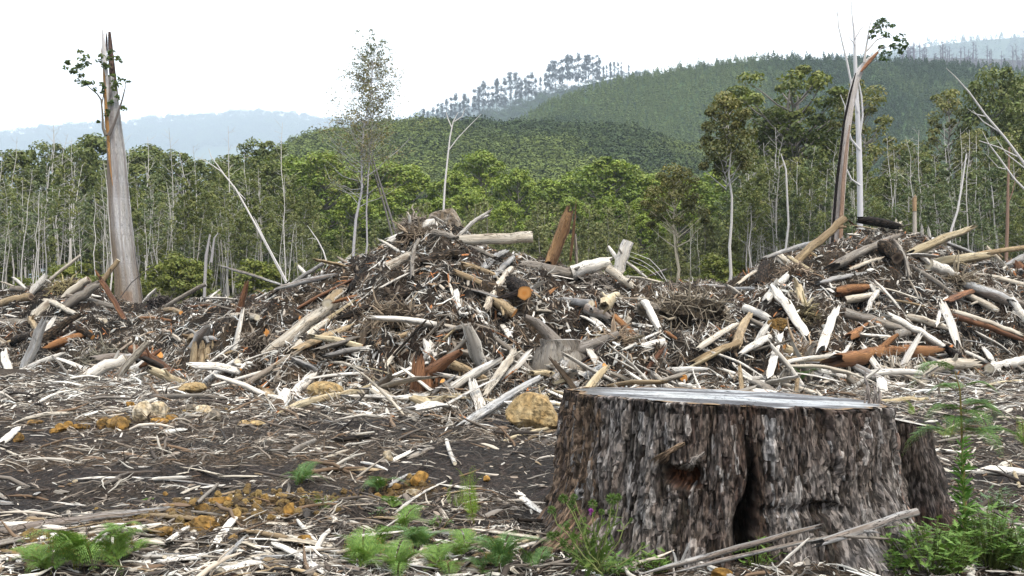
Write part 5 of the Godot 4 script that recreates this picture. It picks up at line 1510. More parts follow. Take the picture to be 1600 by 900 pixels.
	var front := [
		["slab", "silver", -14, 834, 255, 796, 20, "ss", "long grey splintered timber lying across the soil at the left", 0.6, 0.01, 0.5],
		["slab", "grey", -12, 853, 88, 834, 16, "ss", "shorter grey slab under the long splintered timber", 0.45],
		["plank", "tan", 10, 846, 240, 806, 6, "st", "thin tan strip along the edge of the long splintered timber", 0.4],
		["stick", "grey", 258, 796, 352, 806, 5, "ts", "thin grey stick over the yellow clay"],
		["plank", "white", 212, 882, 321, 868, 18, "pp", "white sawn board lying beside the bracken", 0.5, 0.0, 1.0],
		["plank", "white", 338, 850, 368, 810, 15, "ss", "white splintered board end standing near the clay", 0.5],
		["pole", "silver", 328, 893, 387, 836, 7, "ts", "silver pole slanting up from the lower edge by the white boards"],
		["plank", "pale", 348, 825, 471, 841, 9, "ss", "long pale board lying level right of the splintered board end", 0.4],
		["log", "white", 344, 897, 400, 884, 20, "ps", "white sawn log end in the litter beside the silver pole"],
		["plank", "pale", 380, 848, 428, 866, 12, "pp", "pale short board with sawn ends", 0.5],
		["plank", "white", 429, 849, 498, 889, 18, "ss", "wide white board sloping down to the lower edge", 0.4],
		["branch", "white", 460, 805, 500, 852, 6, "ts", "white stick leaning on the forked white root"],
		["branch", "white", 492, 874, 516, 828, 10, "ss", "forked white root standing in the litter", 0.7, 0.03],
		["log", "grey", 478, 898, 534, 878, 13, "ss", "grey log at the lower edge left of the ferns"],
		["stick", "pale", 503, 869, 592, 849, 6, "ss", "long pale stick left of the ferns"],
		["plank", "white", 688, 856, 802, 850, 13, "ss", "long white board lying level behind the right fern", 0.4],
		["slab", "white", 638, 882, 702, 865, 18, "ss", "white slab among the ferns", 0.5],
		["plank", "white", 620, 800, 694, 754, 7, "ss", "white split stick pointing up right beside the clay", 0.5],
		["stick", "pale", 677, 787, 709, 833, 7, "ss", "pale stick pointing down right beside the white split stick"],
		["stick", "silver", 608, 759, 641, 741, 6, "ss", "silver stick beside the yellow block"],
		["plank", "silver", 233, 747, 338, 759, 9, "ss", "bundle of silver splinters lying flat on the dark soil", 0.4],
		["stick", "grey", 308, 786, 341, 756, 6, "ss", "grey forked stick right of the silver splinters"],
		["pole", "silver", 998, 898, 1266, 826, 11, "ts", "long silver pole leaning across the foot of the big stump", 1.0, 0.004, 0.7, 6.2, 6.4],
		["pole", "silver", 1040, 897, 1318, 834, 8, "ts", "second silver pole below the long one at the foot of the big stump", 1.0, 0.01, 0.7, 6.15, 6.4],
		["pole", "silver", 1292, 845, 1432, 800, 14, "sp", "thick silver pole pointing up right at the foot of the big stump", 1.0, 0.004, 0.9, 6.3, 6.6],
		["stick", "grey", 1308, 838, 1382, 842, 6, "ts", "short grey stick under the thick silver pole", 1.0, 0.01, 0.7, 6.3, 6.45],
		["stick", "white", 1214, 886, 1261, 844, 5, "ts", "thin white stick crossing the silver poles", 1.0, 0.01, 0.7, 6.2, 6.2],
		["stick", "grey", 1290, 880, 1312, 862, 5, "ss", "short grey twig on the soil below the silver poles"],
		["plank", "white", 1240, 886, 1262, 876, 8, "pp", "small white chip of board below the silver poles", 0.5],
		["branch", "white", 1532, 738, 1607, 742, 15, "ss", "curved white branch lying at the right edge beside the tall bracken", 1.0, 0.09],
		["stick", "cream", 1578, 728, 1594, 763, 6, "ss", "short cream twig across the curved white branch"],
		["stick", "cream", 769, 696, 870, 667, 6, "ts", "long cream stick pointing at the yellow boulder from below"],
		["stick", "tan", 815, 690, 872, 672, 5, "ts", "tan stick lying close to the long cream stick"],
		["stick", "white", 698, 688, 711, 724, 7, "pp", "short white stake lying on the dark soil"],
		["stick", "pale", 508, 716, 542, 704, 6, "ss", "pale split stick on the dark soil"],
		["log", "grey", 453, 708, 492, 688, 9, "ss", "grey rotten branch on the dark soil"],
		["log", "dark", 522, 689, 574, 684, 11, "ss", "dark half buried log on the dark soil"],
		["plank", "white", 610, 722, 640, 706, 9, "ss", "white flat slab on the dark soil", 0.4],
		["plank", "grey", 640, 715, 676, 700, 14, "ss", "grey ribbed slab on the dark soil", 0.4],
		["stick", "white", 565, 723, 605, 735, 5, "ss", "white stick above the clay"],
		["plank", "white", 845, 683, 873, 678, 6, "ss", "white plank end left of the big stump", 0.4],
		["stick", "cream", 800, 852, 850, 840, 8, "ss", "cream root at the left foot of the big stump", 1.0, 0.06],
		["plank", "white", 812, 772, 845, 800, 14, "ss", "white broken plank left of the thistle", 0.5, 0.05],
		["plank", "pale", 0, 700, 48, 722, 5, "ss", "pale strip on the dark soil at the left edge", 0.4],
		["stick", "pale", 25, 660, 105, 646, 7, "ts", "pale branch lying beside the row of yellow stones", 1.0, 0.04],
		["plank", "white", 5, 690, 27, 670, 12, "ss", "white splintered piece at the left edge", 0.5],
		["log", "grey", 236, 621, 345, 623, 9, "os", "grey log with orange end above the white boulders"],
		["slab", "grey", 150, 806, 205, 800, 22, "ss", "grey half buried slab above the long splintered timber", 0.5],
		["plank", "white", 0, 880, 22, 862, 14, "ss", "white piece at the lower left edge", 0.5],
		["plank", "white", 265, 843, 292, 824, 9, "ss", "white shard beside the yellow clay", 0.5],
		["stick", "pale", 217, 862, 263, 848, 5, "ss", "pale stick behind the white sawn board"],
		["log", "cream", 1545, 602, 1605, 596, 6, "ss", "thin cream log on the soil at the right edge"],
		["stick", "pale", 1560, 652, 1606, 655, 5, "ss", "thin pale stick on the soil at the right edge"],
		["slab", "white", 1476, 705, 1520, 712, 14, "ss", "white slab behind the tall bracken", 0.5],
	]
	var s := 0
	for list in [left, centre, right, front]:
		for q in list:
			s += 1
			var o := lay(q, s)
			o.set_meta("group", ["wood of the left slash pile", "wood of the central slash pile", "wood of the right slash pile", "wood scattered over the bare soil"][[left, centre, right, front].find(list)])

func fill_timber() -> void:
	# the lesser pieces of the piles, each its own
	var r := RandomNumberGenerator.new()
	r.seed = 4242
	var tones := ["white", "white", "pale", "pale", "pale", "silver", "grey", "grey", "tan", "brown", "brown", "dark", "silver", "cream", "tan", "pale", "grey", "grey", "white", "orange", "red"]
	var word := {"white": "white", "pale": "pale", "silver": "silver", "grey": "grey", "tan": "tan", "brown": "brown", "dark": "dark", "red": "red brown", "orange": "orange", "cream": "cream"}
	for i in 800:
		var px := r.randf_range(-40, 1640)
		if r.randf() < 0.45 and px < 330: continue
		var t := r.randf_range(0.0, 1.02) if r.randf() < 0.7 else r.randf_range(-0.12, 0.3)
		var df := lut(base_d, px)
		var dr := lut(ridge_d, px)
		var d := lerpf(df, dr, t)
		var x := (px - 800.0) / F * d
		var nn := slope(x, -d)
		var p := Vector3(x, surf(x, -d), -d)
		var seen := Vector2(px, 450.0 - ((p.y - EYE) / d * cos(PITCH) - sin(PITCH)) / cos(PITCH) * F)
		var room := 15.0 if i < 380 else 10.0
		if laid.any(func(g: Array) -> bool: return Geometry2D.get_closest_point_to_segment(seen, g[0], g[1]).distance_to(seen) < room): continue
		var heart: bool = px > 430 and px < 1150 and t > 0.25      # the dark fibrous body of the central pile
		if heart and r.randf() < (0.55 if i < 380 else 0.3): continue
		var tan1 := nn.cross(Vector3(r.randfn(), r.randfn() * 0.4, r.randfn())).normalized()
		var dir := (tan1 + nn * absf(r.randfn()) * (0.28 if r.randf() < 0.8 else 0.9)).normalized()
		if r.randf() < 0.5: dir = (dir + Vector3(0.8 * signf(dir.x + 0.01), 0.15, 0)).normalized()
		var kind := "log" if i < 230 else ("branch" if i < 380 else "splinter")
		var tone: String = tones[r.randi() % tones.size()]
		if heart and r.randf() < 0.5: tone = ["brown", "grey", "tan", "dark", "grey"][r.randi() % 5]
		if (px > 1152 or t < 0.3) and r.randf() < 0.45: tone = ["white", "white", "pale", "cream", "silver"][r.randi() % 5]
		var len := r.randf_range(0.8, 2.6)
		var rad := r.randf_range(0.08, 0.22)
		var flat := 1.0
		var bend := r.randf_range(0.0, 0.07)
		var ends := "sp"
		if kind == "log":
			if t > 0.88: continue
			var near_k := clampf((d - 10.0) / 22.0, 0.4, 1.0)
			rad *= near_k; len *= near_k
		if kind == "branch":
			rad = r.randf_range(0.022, 0.055); bend = r.randf_range(0.02, 0.12); ends = "st"; len = r.randf_range(0.8, 2.8)
		elif kind == "splinter":
			rad = r.randf_range(0.05, 0.17); flat = r.randf_range(0.3, 0.6); ends = "ss"; len = r.randf_range(0.4, 1.7)
			if r.randf() < 0.6: tone = "white"
		else:
			ends = ["ss", "sp", "ds", "so", "sg", "ss"][r.randi() % 6]
		if heart: rad *= 0.72; len *= 0.75
		p += nn * (rad * r.randf_range(-0.3, 0.9) + (absf(dir.dot(nn)) * len * 0.25))
		var a := p - dir * len * 0.5
		var o := empty(kind, a)
		timber(o, a, p + dir * len * 0.5, rad, rad * r.randf_range(0.6, 1.0), tone, ends, 1000 + i, flat, bend)
		var where := "left pile" if px < 305 else ("central pile" if px < 1152 else "right pile")
		tag(o, "%s %s %s, %s" % ["thick" if rad > 0.1 else ("long" if len > 1.4 else "short"), word[tone], {"log": "log", "branch": "thin branch", "splinter": "flat splinter"}[kind], beside(PILE_MARKS, px, 450.0 - ((p.y - EYE) / d * cos(PITCH) - sin(PITCH)) / cos(PITCH) * F)], kind, "lesser %s pieces of the %s" % [kind, where])

# ---------------------------------------------------------------- litter, stones, plants
func sliver(s: int, kind: String) -> ArrayMesh:      # unit length along x
	var r := RandomNumberGenerator.new()
	r.seed = 900 + s
	var b := MB.new()
	var one := PackedColorArray([Color.WHITE])
	if kind == "twig":
		b.tube(bent(Vector3(-0.5, 0, 0), Vector3(0.5, 0, 0), 4, Vector3(0, r.randf_range(-0.06, 0.1), r.randf_range(-0.1, 0.1)), 0.02, r), PackedFloat32Array([0.02, 0.028, 0.026, 0.02, 0.006]), 5, one, 1.0, 0.15, s)
		if s % 2 == 0: b.tube(bent(Vector3(0.0, 0, 0), Vector3(0.32, 0.08, 0.2), 2, Vector3.ZERO, 0.02, r), radii(0.014, 0.004, 2), 4, one)
	elif kind == "fibre":
		b.tube(bent(Vector3(-0.5, 0, 0), Vector3(0.5, 0, 0), 5, Vector3(0, r.randf_range(0.02, 0.16), r.randf_range(-0.2, 0.2)), 0.04, r), radii(0.012, 0.004, 5), 3, one)
	elif kind == "chip":
		var w := r.randf_range(0.07, 0.15)
		b.tube(PackedVector3Array([Vector3(-0.5, 0, r.randf_range(-0.06, 0.06)), Vector3(-0.36, 0.01, 0), Vector3(0.05, 0.02, 0.01), Vector3(0.34, 0.0, 0), Vector3(0.5, 0, r.randf_range(-0.1, 0.1))]), PackedFloat32Array([w * r.randf_range(0.1, 0.7), w * 0.9, w, w * 0.8, w * 0.12]), 6, one, 0.3, 0.25, s, 0.0, Vector3(0, 0, 1))
	else:
		var w := r.randf_range(0.2, 0.3)
		b.tube(PackedVector3Array([Vector3(-0.5, 0, 0), Vector3(-0.42, 0.02, 0), Vector3(0.4, 0.02, 0), Vector3(0.5, 0.0, 0)]), PackedFloat32Array([w * 0.2, w, w * 0.85, w * 0.1]), 6, one, 0.6, 0.3, s, 0.0, Vector3(0, 0, 1))
	return b.mesh()

func on_land(r: RandomNumberGenerator, x: float, z: float, len: float, stand: float) -> Transform3D:
	var nn := slope(x, z)
	var dir := nn.cross(v3r(r)).normalized()
	dir = (dir + nn * absf(r.randfn()) * stand).normalized()
	var side := dir.cross(nn).normalized()
	var up := side.cross(dir)
	var rol := r.randf_range(-0.6, 0.6)
	var b := Basis(dir, up * cos(rol) + side * sin(rol), side * cos(rol) - up * sin(rol))
	var f := r.randf_range(0.75, 1.35)
	var p := Vector3(x, surf(x, z), z) + nn * len * (0.02 + 0.18 * absf(dir.dot(nn)))
	return Transform3D(b.scaled_local(Vector3(len, len * f, len * f)), p)

func litter() -> void:
	var r := RandomNumberGenerator.new()
	r.seed = 5150
	var kinds := ["twig", "fibre", "chip", "chunk"]
	var sets := []
	for k in kinds:
		for v in 3: sets.append({"kind": k, "mesh": sliver(sets.size(), k), "where": [], "cols": PackedColorArray()})
	var pal := [Color(0.035, 0.028, 0.022), Color(0.07, 0.053, 0.04), Color(0.115, 0.09, 0.068), Color(0.17, 0.136, 0.105), Color(0.21, 0.145, 0.095), Color(0.26, 0.215, 0.17), Color(0.33, 0.295, 0.255), Color(0.42, 0.39, 0.345), Color(0.55, 0.52, 0.48), Color(0.68, 0.65, 0.6)]
	# over the piles
	for i in 84000:
		var px := r.randf_range(-380, 1900)
		var t := r.randf_range(-0.12, 1.03)
		var df := lut(base_d, px)
		var d := lerpf(df, lut(ridge_d, px), t)
		var x := (px - 800.0) / F * d
		var pick := r.randf()
		var k := 0 if pick < 0.36 else (1 if pick < 0.68 else (2 if pick < 0.93 else 3))
		var len := [r.randf_range(0.14, 0.6), r.randf_range(0.15, 0.6), r.randf_range(0.1, 0.36), r.randf_range(0.06, 0.18)][k] as float
		var tone := n_big.get_noise_2d(x * 9.0, d * 9.0 + 40.0)
		var c: Color = pal[mini(9, int(pow(r.randf(), 0.85 + 1.5 * clampf(0.3 - tone, 0.0, 1.0)) * 10.0))]
		if k == 1: c = c * 0.8
		if r.randf() < 0.025: c = Color(0.36, 0.15, 0.06)
		var q: Dictionary = sets[k * 3 + r.randi() % 3]
		q.where.append(on_land(r, x, -d, len, 0.45)); q.cols.append(jit(c, 0.22))
	for q in sets:
		scatter("woody_debris", q.mesh, M.plain, q.where, q.cols)
		q.where = []; q.cols = PackedColorArray()
	# over the bare ground
	for i in 190000:
		var d := 5.4 + 26.0 * pow(r.randf(), 1.35)
		var px := r.randf_range(-460, 2060)
		if d > lut(base_d, px) + 0.5: continue
		var x := (px - 800.0) / F * d
		if Vector2(x - SX, d - SD).length() < SR - 0.05: continue
		if r.randf() < 0.55 * smoothstep(0.05, -0.25, n_mid.get_noise_2d(x * 16.0, d * 22.0)): continue
		var pick := r.randf()
		var k := 0 if pick < 0.24 else (1 if pick < 0.62 else (2 if pick < 0.95 else 3))
		var f := clampf(0.35 + d * 0.045, 0.5, 1.3)
		var len := [r.randf_range(0.06, 0.4), r.randf_range(0.06, 0.3), r.randf_range(0.03, 0.17), r.randf_range(0.03, 0.07)][k] as float * f
		if r.randf() < 0.06: len *= 2.2
		elif r.randf() < 0.5: len *= 0.6
		# thicker with chips near the piles and along the lower edge, thinner on the dark tracks
		var track := smoothstep(0.0, 0.3, n_big.get_noise_2d(x * 5.0 + 300.0, d * 11.0)) * smoothstep(7.6, 9.0, d) * smoothstep(19.0, 15.0, d)
		if r.randf() < track * 0.85: continue
		var bright := r.randf() * lerpf(0.76, 1.06, maxf(smoothstep(8.3, 6.8, d), smoothstep(15.0, 22.0, d)))
		var c: Color = [Color(0.035, 0.029, 0.025), Color(0.062, 0.05, 0.042), Color(0.10, 0.082, 0.068), Color(0.14, 0.117, 0.097), Color(0.2, 0.168, 0.14), Color(0.13, 0.088, 0.058), Color(0.34, 0.3, 0.25), Color(0.42, 0.38, 0.33), Color(0.55, 0.51, 0.45), Color(0.66, 0.63, 0.58)][mini(9, int(bright * 10.0))]
		if k == 1: c = c * 0.7
		var q: Dictionary = sets[k * 3 + r.randi() % 3]
		q.where.append(on_land(r, x, -d, len, 0.16)); q.cols.append(jit(c, 0.2))
	for q in sets:
		scatter("ground_litter", q.mesh, M.plain, q.where, q.cols)
	# broken boards along the near edge
	for i in 120:
		var px := r.randf_range(-10, 840)
		var py := r.randf_range(822, 900)
		if r.randf() < 0.25: py = r.randf_range(730, 830)
		var d := hit(px, py)
		if d == 0.0: continue
		var p := at(px, py, d)
		var a := r.randf_range(-0.6, 0.6) + (PI if r.randf() < 0.5 else 0.0) + (0.9 if r.randf() < 0.25 else 0.0)
		var dir := Vector3(cos(a), r.randf_range(-0.05, 0.16), sin(a))
		var len := r.randf_range(0.14, 0.62)
		var rad := r.randf_range(0.012, 0.045)
		var tone: String = ["white", "white", "pale", "pale", "silver", "grey", "tan"][r.randi() % 7]
		var o := empty("broken_board", p)
		p.y += rad * 0.4
		timber(o, p - dir * len * 0.5, p + dir * len * 0.5, rad, rad * r.randf_range(0.5, 1.0), tone, ["ss", "sp", "ss", "st"][r.randi() % 4], 5000 + i, r.randf_range(0.3, 0.6), 0.015, true)
		tag(o, "%s %s board piece %s" % ["wide" if rad > 0.026 else "narrow", tone, beside(SOIL_MARKS, px, py)], "board", "broken boards in the near litter")
	# the larger chips, each its own
	for i in 260:
		var d := 6.3 + 14.0 * pow(r.randf(), 1.6)
		var px := r.randf_range(-10, 1620)
		if d > lut(base_d, px): continue
		var x := (px - 800.0) / F * d
		if Vector2(x - SX, d - SD).length() < SR + 0.25 or Vector2(x - 3.3, d - 8.35).length() < 0.6: continue
		var p := Vector3(x, surf(x, -d), -d)
		var a := r.randf() * TAU
		var dir := Vector3(cos(a), r.randf_range(-0.1, 0.14), sin(a))
		var len := r.randf_range(0.09, 0.34)
		var tone: String = ["white", "white", "pale", "pale", "grey", "silver", "tan"][r.randi() % 7]
		p.y += 0.02
		var o := empty("wood_chip", p)
		timber(o, p - dir * len * 0.5, p + dir * len * 0.5, r.randf_range(0.01, 0.026), r.randf_range(0.008, 0.02), tone, "ss", 3000 + i, 0.4, 0.02, true)
		tag(o, "%s %s wood chip %s" % ["long" if len > 0.22 else "small", tone, beside(SOIL_MARKS, px, 450.0 - ((p.y - EYE) / d * cos(PITCH) - sin(PITCH)) / cos(PITCH) * F)], "wood chip", "wood chips on the bare soil")

func stone_mesh(s: int, size: Vector3, ca: Color, cb: Color, rough := 0.06) -> ArrayMesh:
	var r := RandomNumberGenerator.new()
	r.seed = 700 + s
	var planes := []
	for i in 11: planes.append([v3r(r).normalized(), r.randf_range(0.66, 1.0)])
	var b := MB.new()
	var nu := 30
	var nv := 18
	for j in nv + 1:
		for i in nu + 1:
			var th := TAU * i / nu
			var ph := PI * j / nv
			var d := Vector3(sin(ph) * cos(th), cos(ph), sin(ph) * sin(th))
			var rad := 1.15
			for q in planes:
				var k: float = d.dot(q[0])
				if k > 0.15: rad = minf(rad, q[1] / k)
			rad *= 1.0 + rough * n_mid.get_noise_3d(d.x * 40.0 + s * 9.0, d.y * 40.0, d.z * 40.0) + rough * 0.6 * n_fine.get_noise_3d(d.x * 90.0, d.y * 90.0 + s * 5.0, d.z * 90.0)
			var m := clampf(0.5 + 1.4 * n_mid.get_noise_3d(d.x * 22.0, d.y * 22.0 + s, d.z * 22.0), 0, 1)
			b.vert(d * rad * size, d, ca.lerp(cb, m))
	for j in nv:
		for i in nu:
			var a := j * (nu + 1) + i
			b.tri(a, a + 1, a + nu + 1); b.tri(a + 1, a + nu + 2, a + nu + 1)
	b.normals = false
	b.n = PackedVector3Array()
	b.u = PackedVector2Array()
	return b.mesh()

func stones() -> void:
	var Y := [Color(0.38, 0.235, 0.07), Color(0.27, 0.16, 0.05)]
	var O := [Color(0.27, 0.17, 0.058), Color(0.15, 0.10, 0.042)]
	var W := [Color(0.58, 0.54, 0.47), Color(0.42, 0.36, 0.26)]
	var B := [Color(0.43, 0.34, 0.2), Color(0.32, 0.24, 0.13)]
	var G := [Color(0.24, 0.22, 0.2), Color(0.16, 0.15, 0.14)]
	var list := [
		["boulder", 838, 648, 78, 54, B, "large yellow boulder beside the left edge of the big stump"],
		["boulder", 505, 613, 52, 26, B, "tan boulder among logs at the foot of the central pile"],
		["boulder", 299, 607, 44, 16, B, "low beige boulder at the left foot of the central pile"],
		["boulder", 222, 646, 24, 34, W, "tilted white boulder streaked with yellow on the bare soil"],
		["boulder", 248, 641, 32, 26, W, "smooth white boulder right of the tilted white one"],
		["rock", 182, 664, 30, 22, O, "big orange stone at the right end of the row of yellow stones"],
		["rock", 163, 663, 20, 15, O, "orange stone left of the biggest stone in the row of yellow stones"],
		["rock", 95, 669, 15, 13, Y, "pale yellow pointed stone near the left end of the row of yellow stones"],
		["rock", 107, 665, 13, 11, Y, "small yellow stone third in the row of yellow stones"],
		["rock", 122, 667, 13, 9, Y, "flat yellow stone in the middle of the row of yellow stones"],
		["rock", 134, 667, 11, 9, O, "small round orange stone in the middle of the row of yellow stones"],
		["rock", 84, 674, 11, 7, Y, "tiny yellow stone at the left end of the row of yellow stones"],
		["rock", 55, 660, 26, 9, O, "flat orange stone beside the pale branch on the left"],
		["rock", 29, 685, 14, 14, O, "brown stone beside the white splintered piece at the left edge"],
		["rock", 248, 659, 26, 10, Y, "flat yellow stone below the smooth white boulder"],
		["rock", 268, 654, 16, 12, Y, "yellow stone right of the smooth white boulder"],
		["rock", 203, 632, 14, 8, Y, "small yellow stone above the tilted white boulder"],
		["rock", 336, 652, 20, 18, G, "grey stone right of the orange clay"],
		["rock", 299, 637, 22, 13, G, "flat grey brown stone on the orange clay"],
		["rock", 318, 641, 24, 13, W, "white stone above the grey stone by the orange clay"],
		["rock", 390, 662, 42, 11, B, "long flat cream stone on the bare soil"],
		["rock", 171, 673, 16, 8, G, "small dark grey stone below the row of yellow stones"],
		["rock", 656, 749, 25, 20, Y, "square yellow block on the dark soil left of the big stump"],
		["rock", 760, 747, 11, 8, Y, "small yellow stone right of the square yellow block"],
		["rock", 620, 761, 17, 10, O, "orange stone below the silver stick"],
		["rock", 344, 783, 28, 14, Y, "yellow stone on top of the clay mound"],
		["rock", 318, 795, 22, 13, O, "orange stone left of the yellow one on the clay mound"],
		["rock", 315, 824, 46, 26, O, "rounded orange clod in front of the clay mound"],
		["rock", 452, 797, 15, 25, Y, "upright yellow wedge of stone right of the clay mound"],
		["rock", 476, 844, 19, 16, Y, "yellow stone at the end of the long pale board"],
		["rock", 254, 832, 30, 15, O, "orange clod above the white sawn board"],
		["rock", 606, 713, 15, 18, W, "white stone on the dark soil"],
		["rock", 648, 770, 24, 11, W, "white grey stone below the square yellow block"],
		["rock", 1125, 897, 32, 14, Y, "yellow stone on the lower edge below the silver poles"],
		["rock", 590, 755, 16, 9, W, "pale stone beside the small fern above the clay"],
		["rock", 258, 772, 8, 6, O, "tiny orange stone beside the silver splinters"],
		["rock", 117, 752, 7, 6, W, "tiny white pebble on the dark soil at the left"],
		["rock", 109, 757, 9, 5, O, "tiny orange pebble beside the white one at the left"],
		["rock", 1010, 486, 34, 26, G, "grey round boulder of caked roots in the saddle"],
		["rock", 1215, 508, 30, 18, O, "yellow brown clod on the left flank of the right pile"],
	]
	var s := 0
	for q in list:
		s += 1
		var d := hit(q[1], q[2] + q[4] * 0.42)
		if d == 0.0: d = 30.0
		var k := d / F
		var c := at(q[1], q[2], d)
		var o := empty(q[0], c)
		part(o, "stone", stone_mesh(s, Vector3(q[3] * k * 0.55, q[4] * k * 0.58, (q[3] + q[4]) * k * 0.28), q[5][0], q[5][1], 0.16 if q[6].contains("clod") else 0.035), M.rock)
		tag(o, q[6], "rock", "stones on the bare soil")
	# crumbs of clay
	var r := RandomNumberGenerator.new()
	r.seed = 66
	var m := stone_mesh(99, Vector3(0.5, 0.4, 0.5), Color.WHITE, Color(0.75, 0.72, 0.7), 0.25)
	var where := []
	var cols := PackedColorArray()
	for q in CLAY:
		for i in int(330 * q[2]):
			var x: float = q[0] + r.randfn() * q[2] * 0.55
			var d: float = q[1] + r.randfn() * q[2] * 0.6
			var sz := 0.012 + 0.075 * pow(r.randf(), 4.0)
			where.append(Transform3D(Basis(v3r(r).normalized(), r.randf() * TAU).scaled(Vector3.ONE * sz), Vector3(x, surf(x, -d) + sz * 0.2, -d)))
			cols.append(jit(Color(0.22, 0.145, 0.05).lerp(Color(0.07, 0.05, 0.032), r.randf()), 0.25))
	scatter("clay_crumbs", m, M.plain, where, cols)

func root_ball(px: float, py: float, w: float, h: float, ca: Color, cb: Color, label: String, s: int) -> void:
	var d := hit(px, py)
	if d == 0.0: d = lut(ridge_d, px) - 1.0
	var k := d / F
	var c := at(px, py, d)
	var o := empty("root_ball", c)
	var size := Vector3(w * k * 0.5, h * k * 0.5, (w + h) * k * 0.22)
	part(o, "soil", stone_mesh(200 + s, size * 0.85, ca * 0.5, cb * 0.5, 0.22), M.soil)
	var r := RandomNumberGenerator.new()
	r.seed = 800 + s
	var b := MB.new()
	for i in int(150 + w):
		var u := v3r(r).normalized()
		var p := u * size * r.randf_range(0.75, 0.95)
		var t := u.cross(v3r(r)).normalized()
		var len := size.length() * r.randf_range(0.25, 0.7)
		var e := p + (t + u * r.randf_range(0.0, 0.7) + Vector3(0, -0.3, 0)) * len
		b.tube(bent(p - u * 0.05, e, 4, u * len * r.randf_range(0.0, 0.2), len * 0.05, r), radii(r.randf_range(0.008, 0.028), 0.004, 4), 4, PackedColorArray([ca.lerp(cb, r.randf()) * r.randf_range(0.7, 1.3)]))
	for i in 16:
		var u := v3r(r).normalized()
		var e := u * size.length() * r.randf_range(0.7, 1.15) + v3r(r) * 0.08
		b.tube(bent(u * size * 0.5, e, 4, v3r(r) * 0.06, 0.03, r), radii(r.randf_range(0.03, 0.06), 0.012, 4), 6, PackedColorArray([ca * r.randf_range(0.9, 1.5)]), 1.0, 0.15, i)
	part(o, "roots", b.mesh(), M.plain).set_meta("kind", "stuff")
	tag(o, label, "root ball", "root balls in the slash piles")

func ring_stump(called: String, px: float, py0: float, py1: float, w: float, tone: String, slabs: int, jag: float, label: String, s: int, sawn: bool) -> void:
	var d := hit(px, py1)
	var r := RandomNumberGenerator.new()
	r.seed = 300 + s
	var k := d / F
	var foot := at(px, py1, d) - Vector3(0, 0.1, 0)
	var h := (py1 - py0) * k
	var rad := w * k * 0.5
	var o := empty(called, foot)
	timber(o, foot, foot + Vector3(0, h * (1.0 if sawn else 0.7), 0), rad * 0.98, rad * 0.86, tone, "pg" if sawn else "ds", 400 + s)
	for i in slabs:
		var a := TAU * i / slabs + r.randf_range(-0.2, 0.2)
		var out := Vector3(cos(a), 0, sin(a))
		var hh := h * (r.randf_range(0.6, 1.0 + jag) if not sawn else r.randf_range(0.5, 0.97))
		var b := MB.new()
		var ww := rad * r.randf_range(0.26, 0.42)
		var ca: Color = TONE[tone][0] * r.randf_range(0.7, 1.2)
		var cb: Color = TONE[tone][1] * r.randf_range(0.8, 1.2)
		b.tube(PackedVector3Array([foot + out * rad * 1.15 - Vector3(0, 0.1, 0), foot + out * rad * 0.97 + Vector3(0, hh * 0.35, 0), foot + out * rad * 0.88 + Vector3(0, hh * 0.8, 0), foot + out * rad * 0.84 + Vector3(0, hh, 0)]), PackedFloat32Array([ww * 1.3, ww, ww * 0.85, ww * (0.15 if not sawn else 0.5)]), 8, PackedColorArray([cb, ca, ca, cb]), 0.45, 0.2, s + i, 0.0, Vector3(-sin(a), 0, cos(a)))
		part(o, "bark_strip", off(b, o), M.wood)
	tag(o, label, "tree stump")

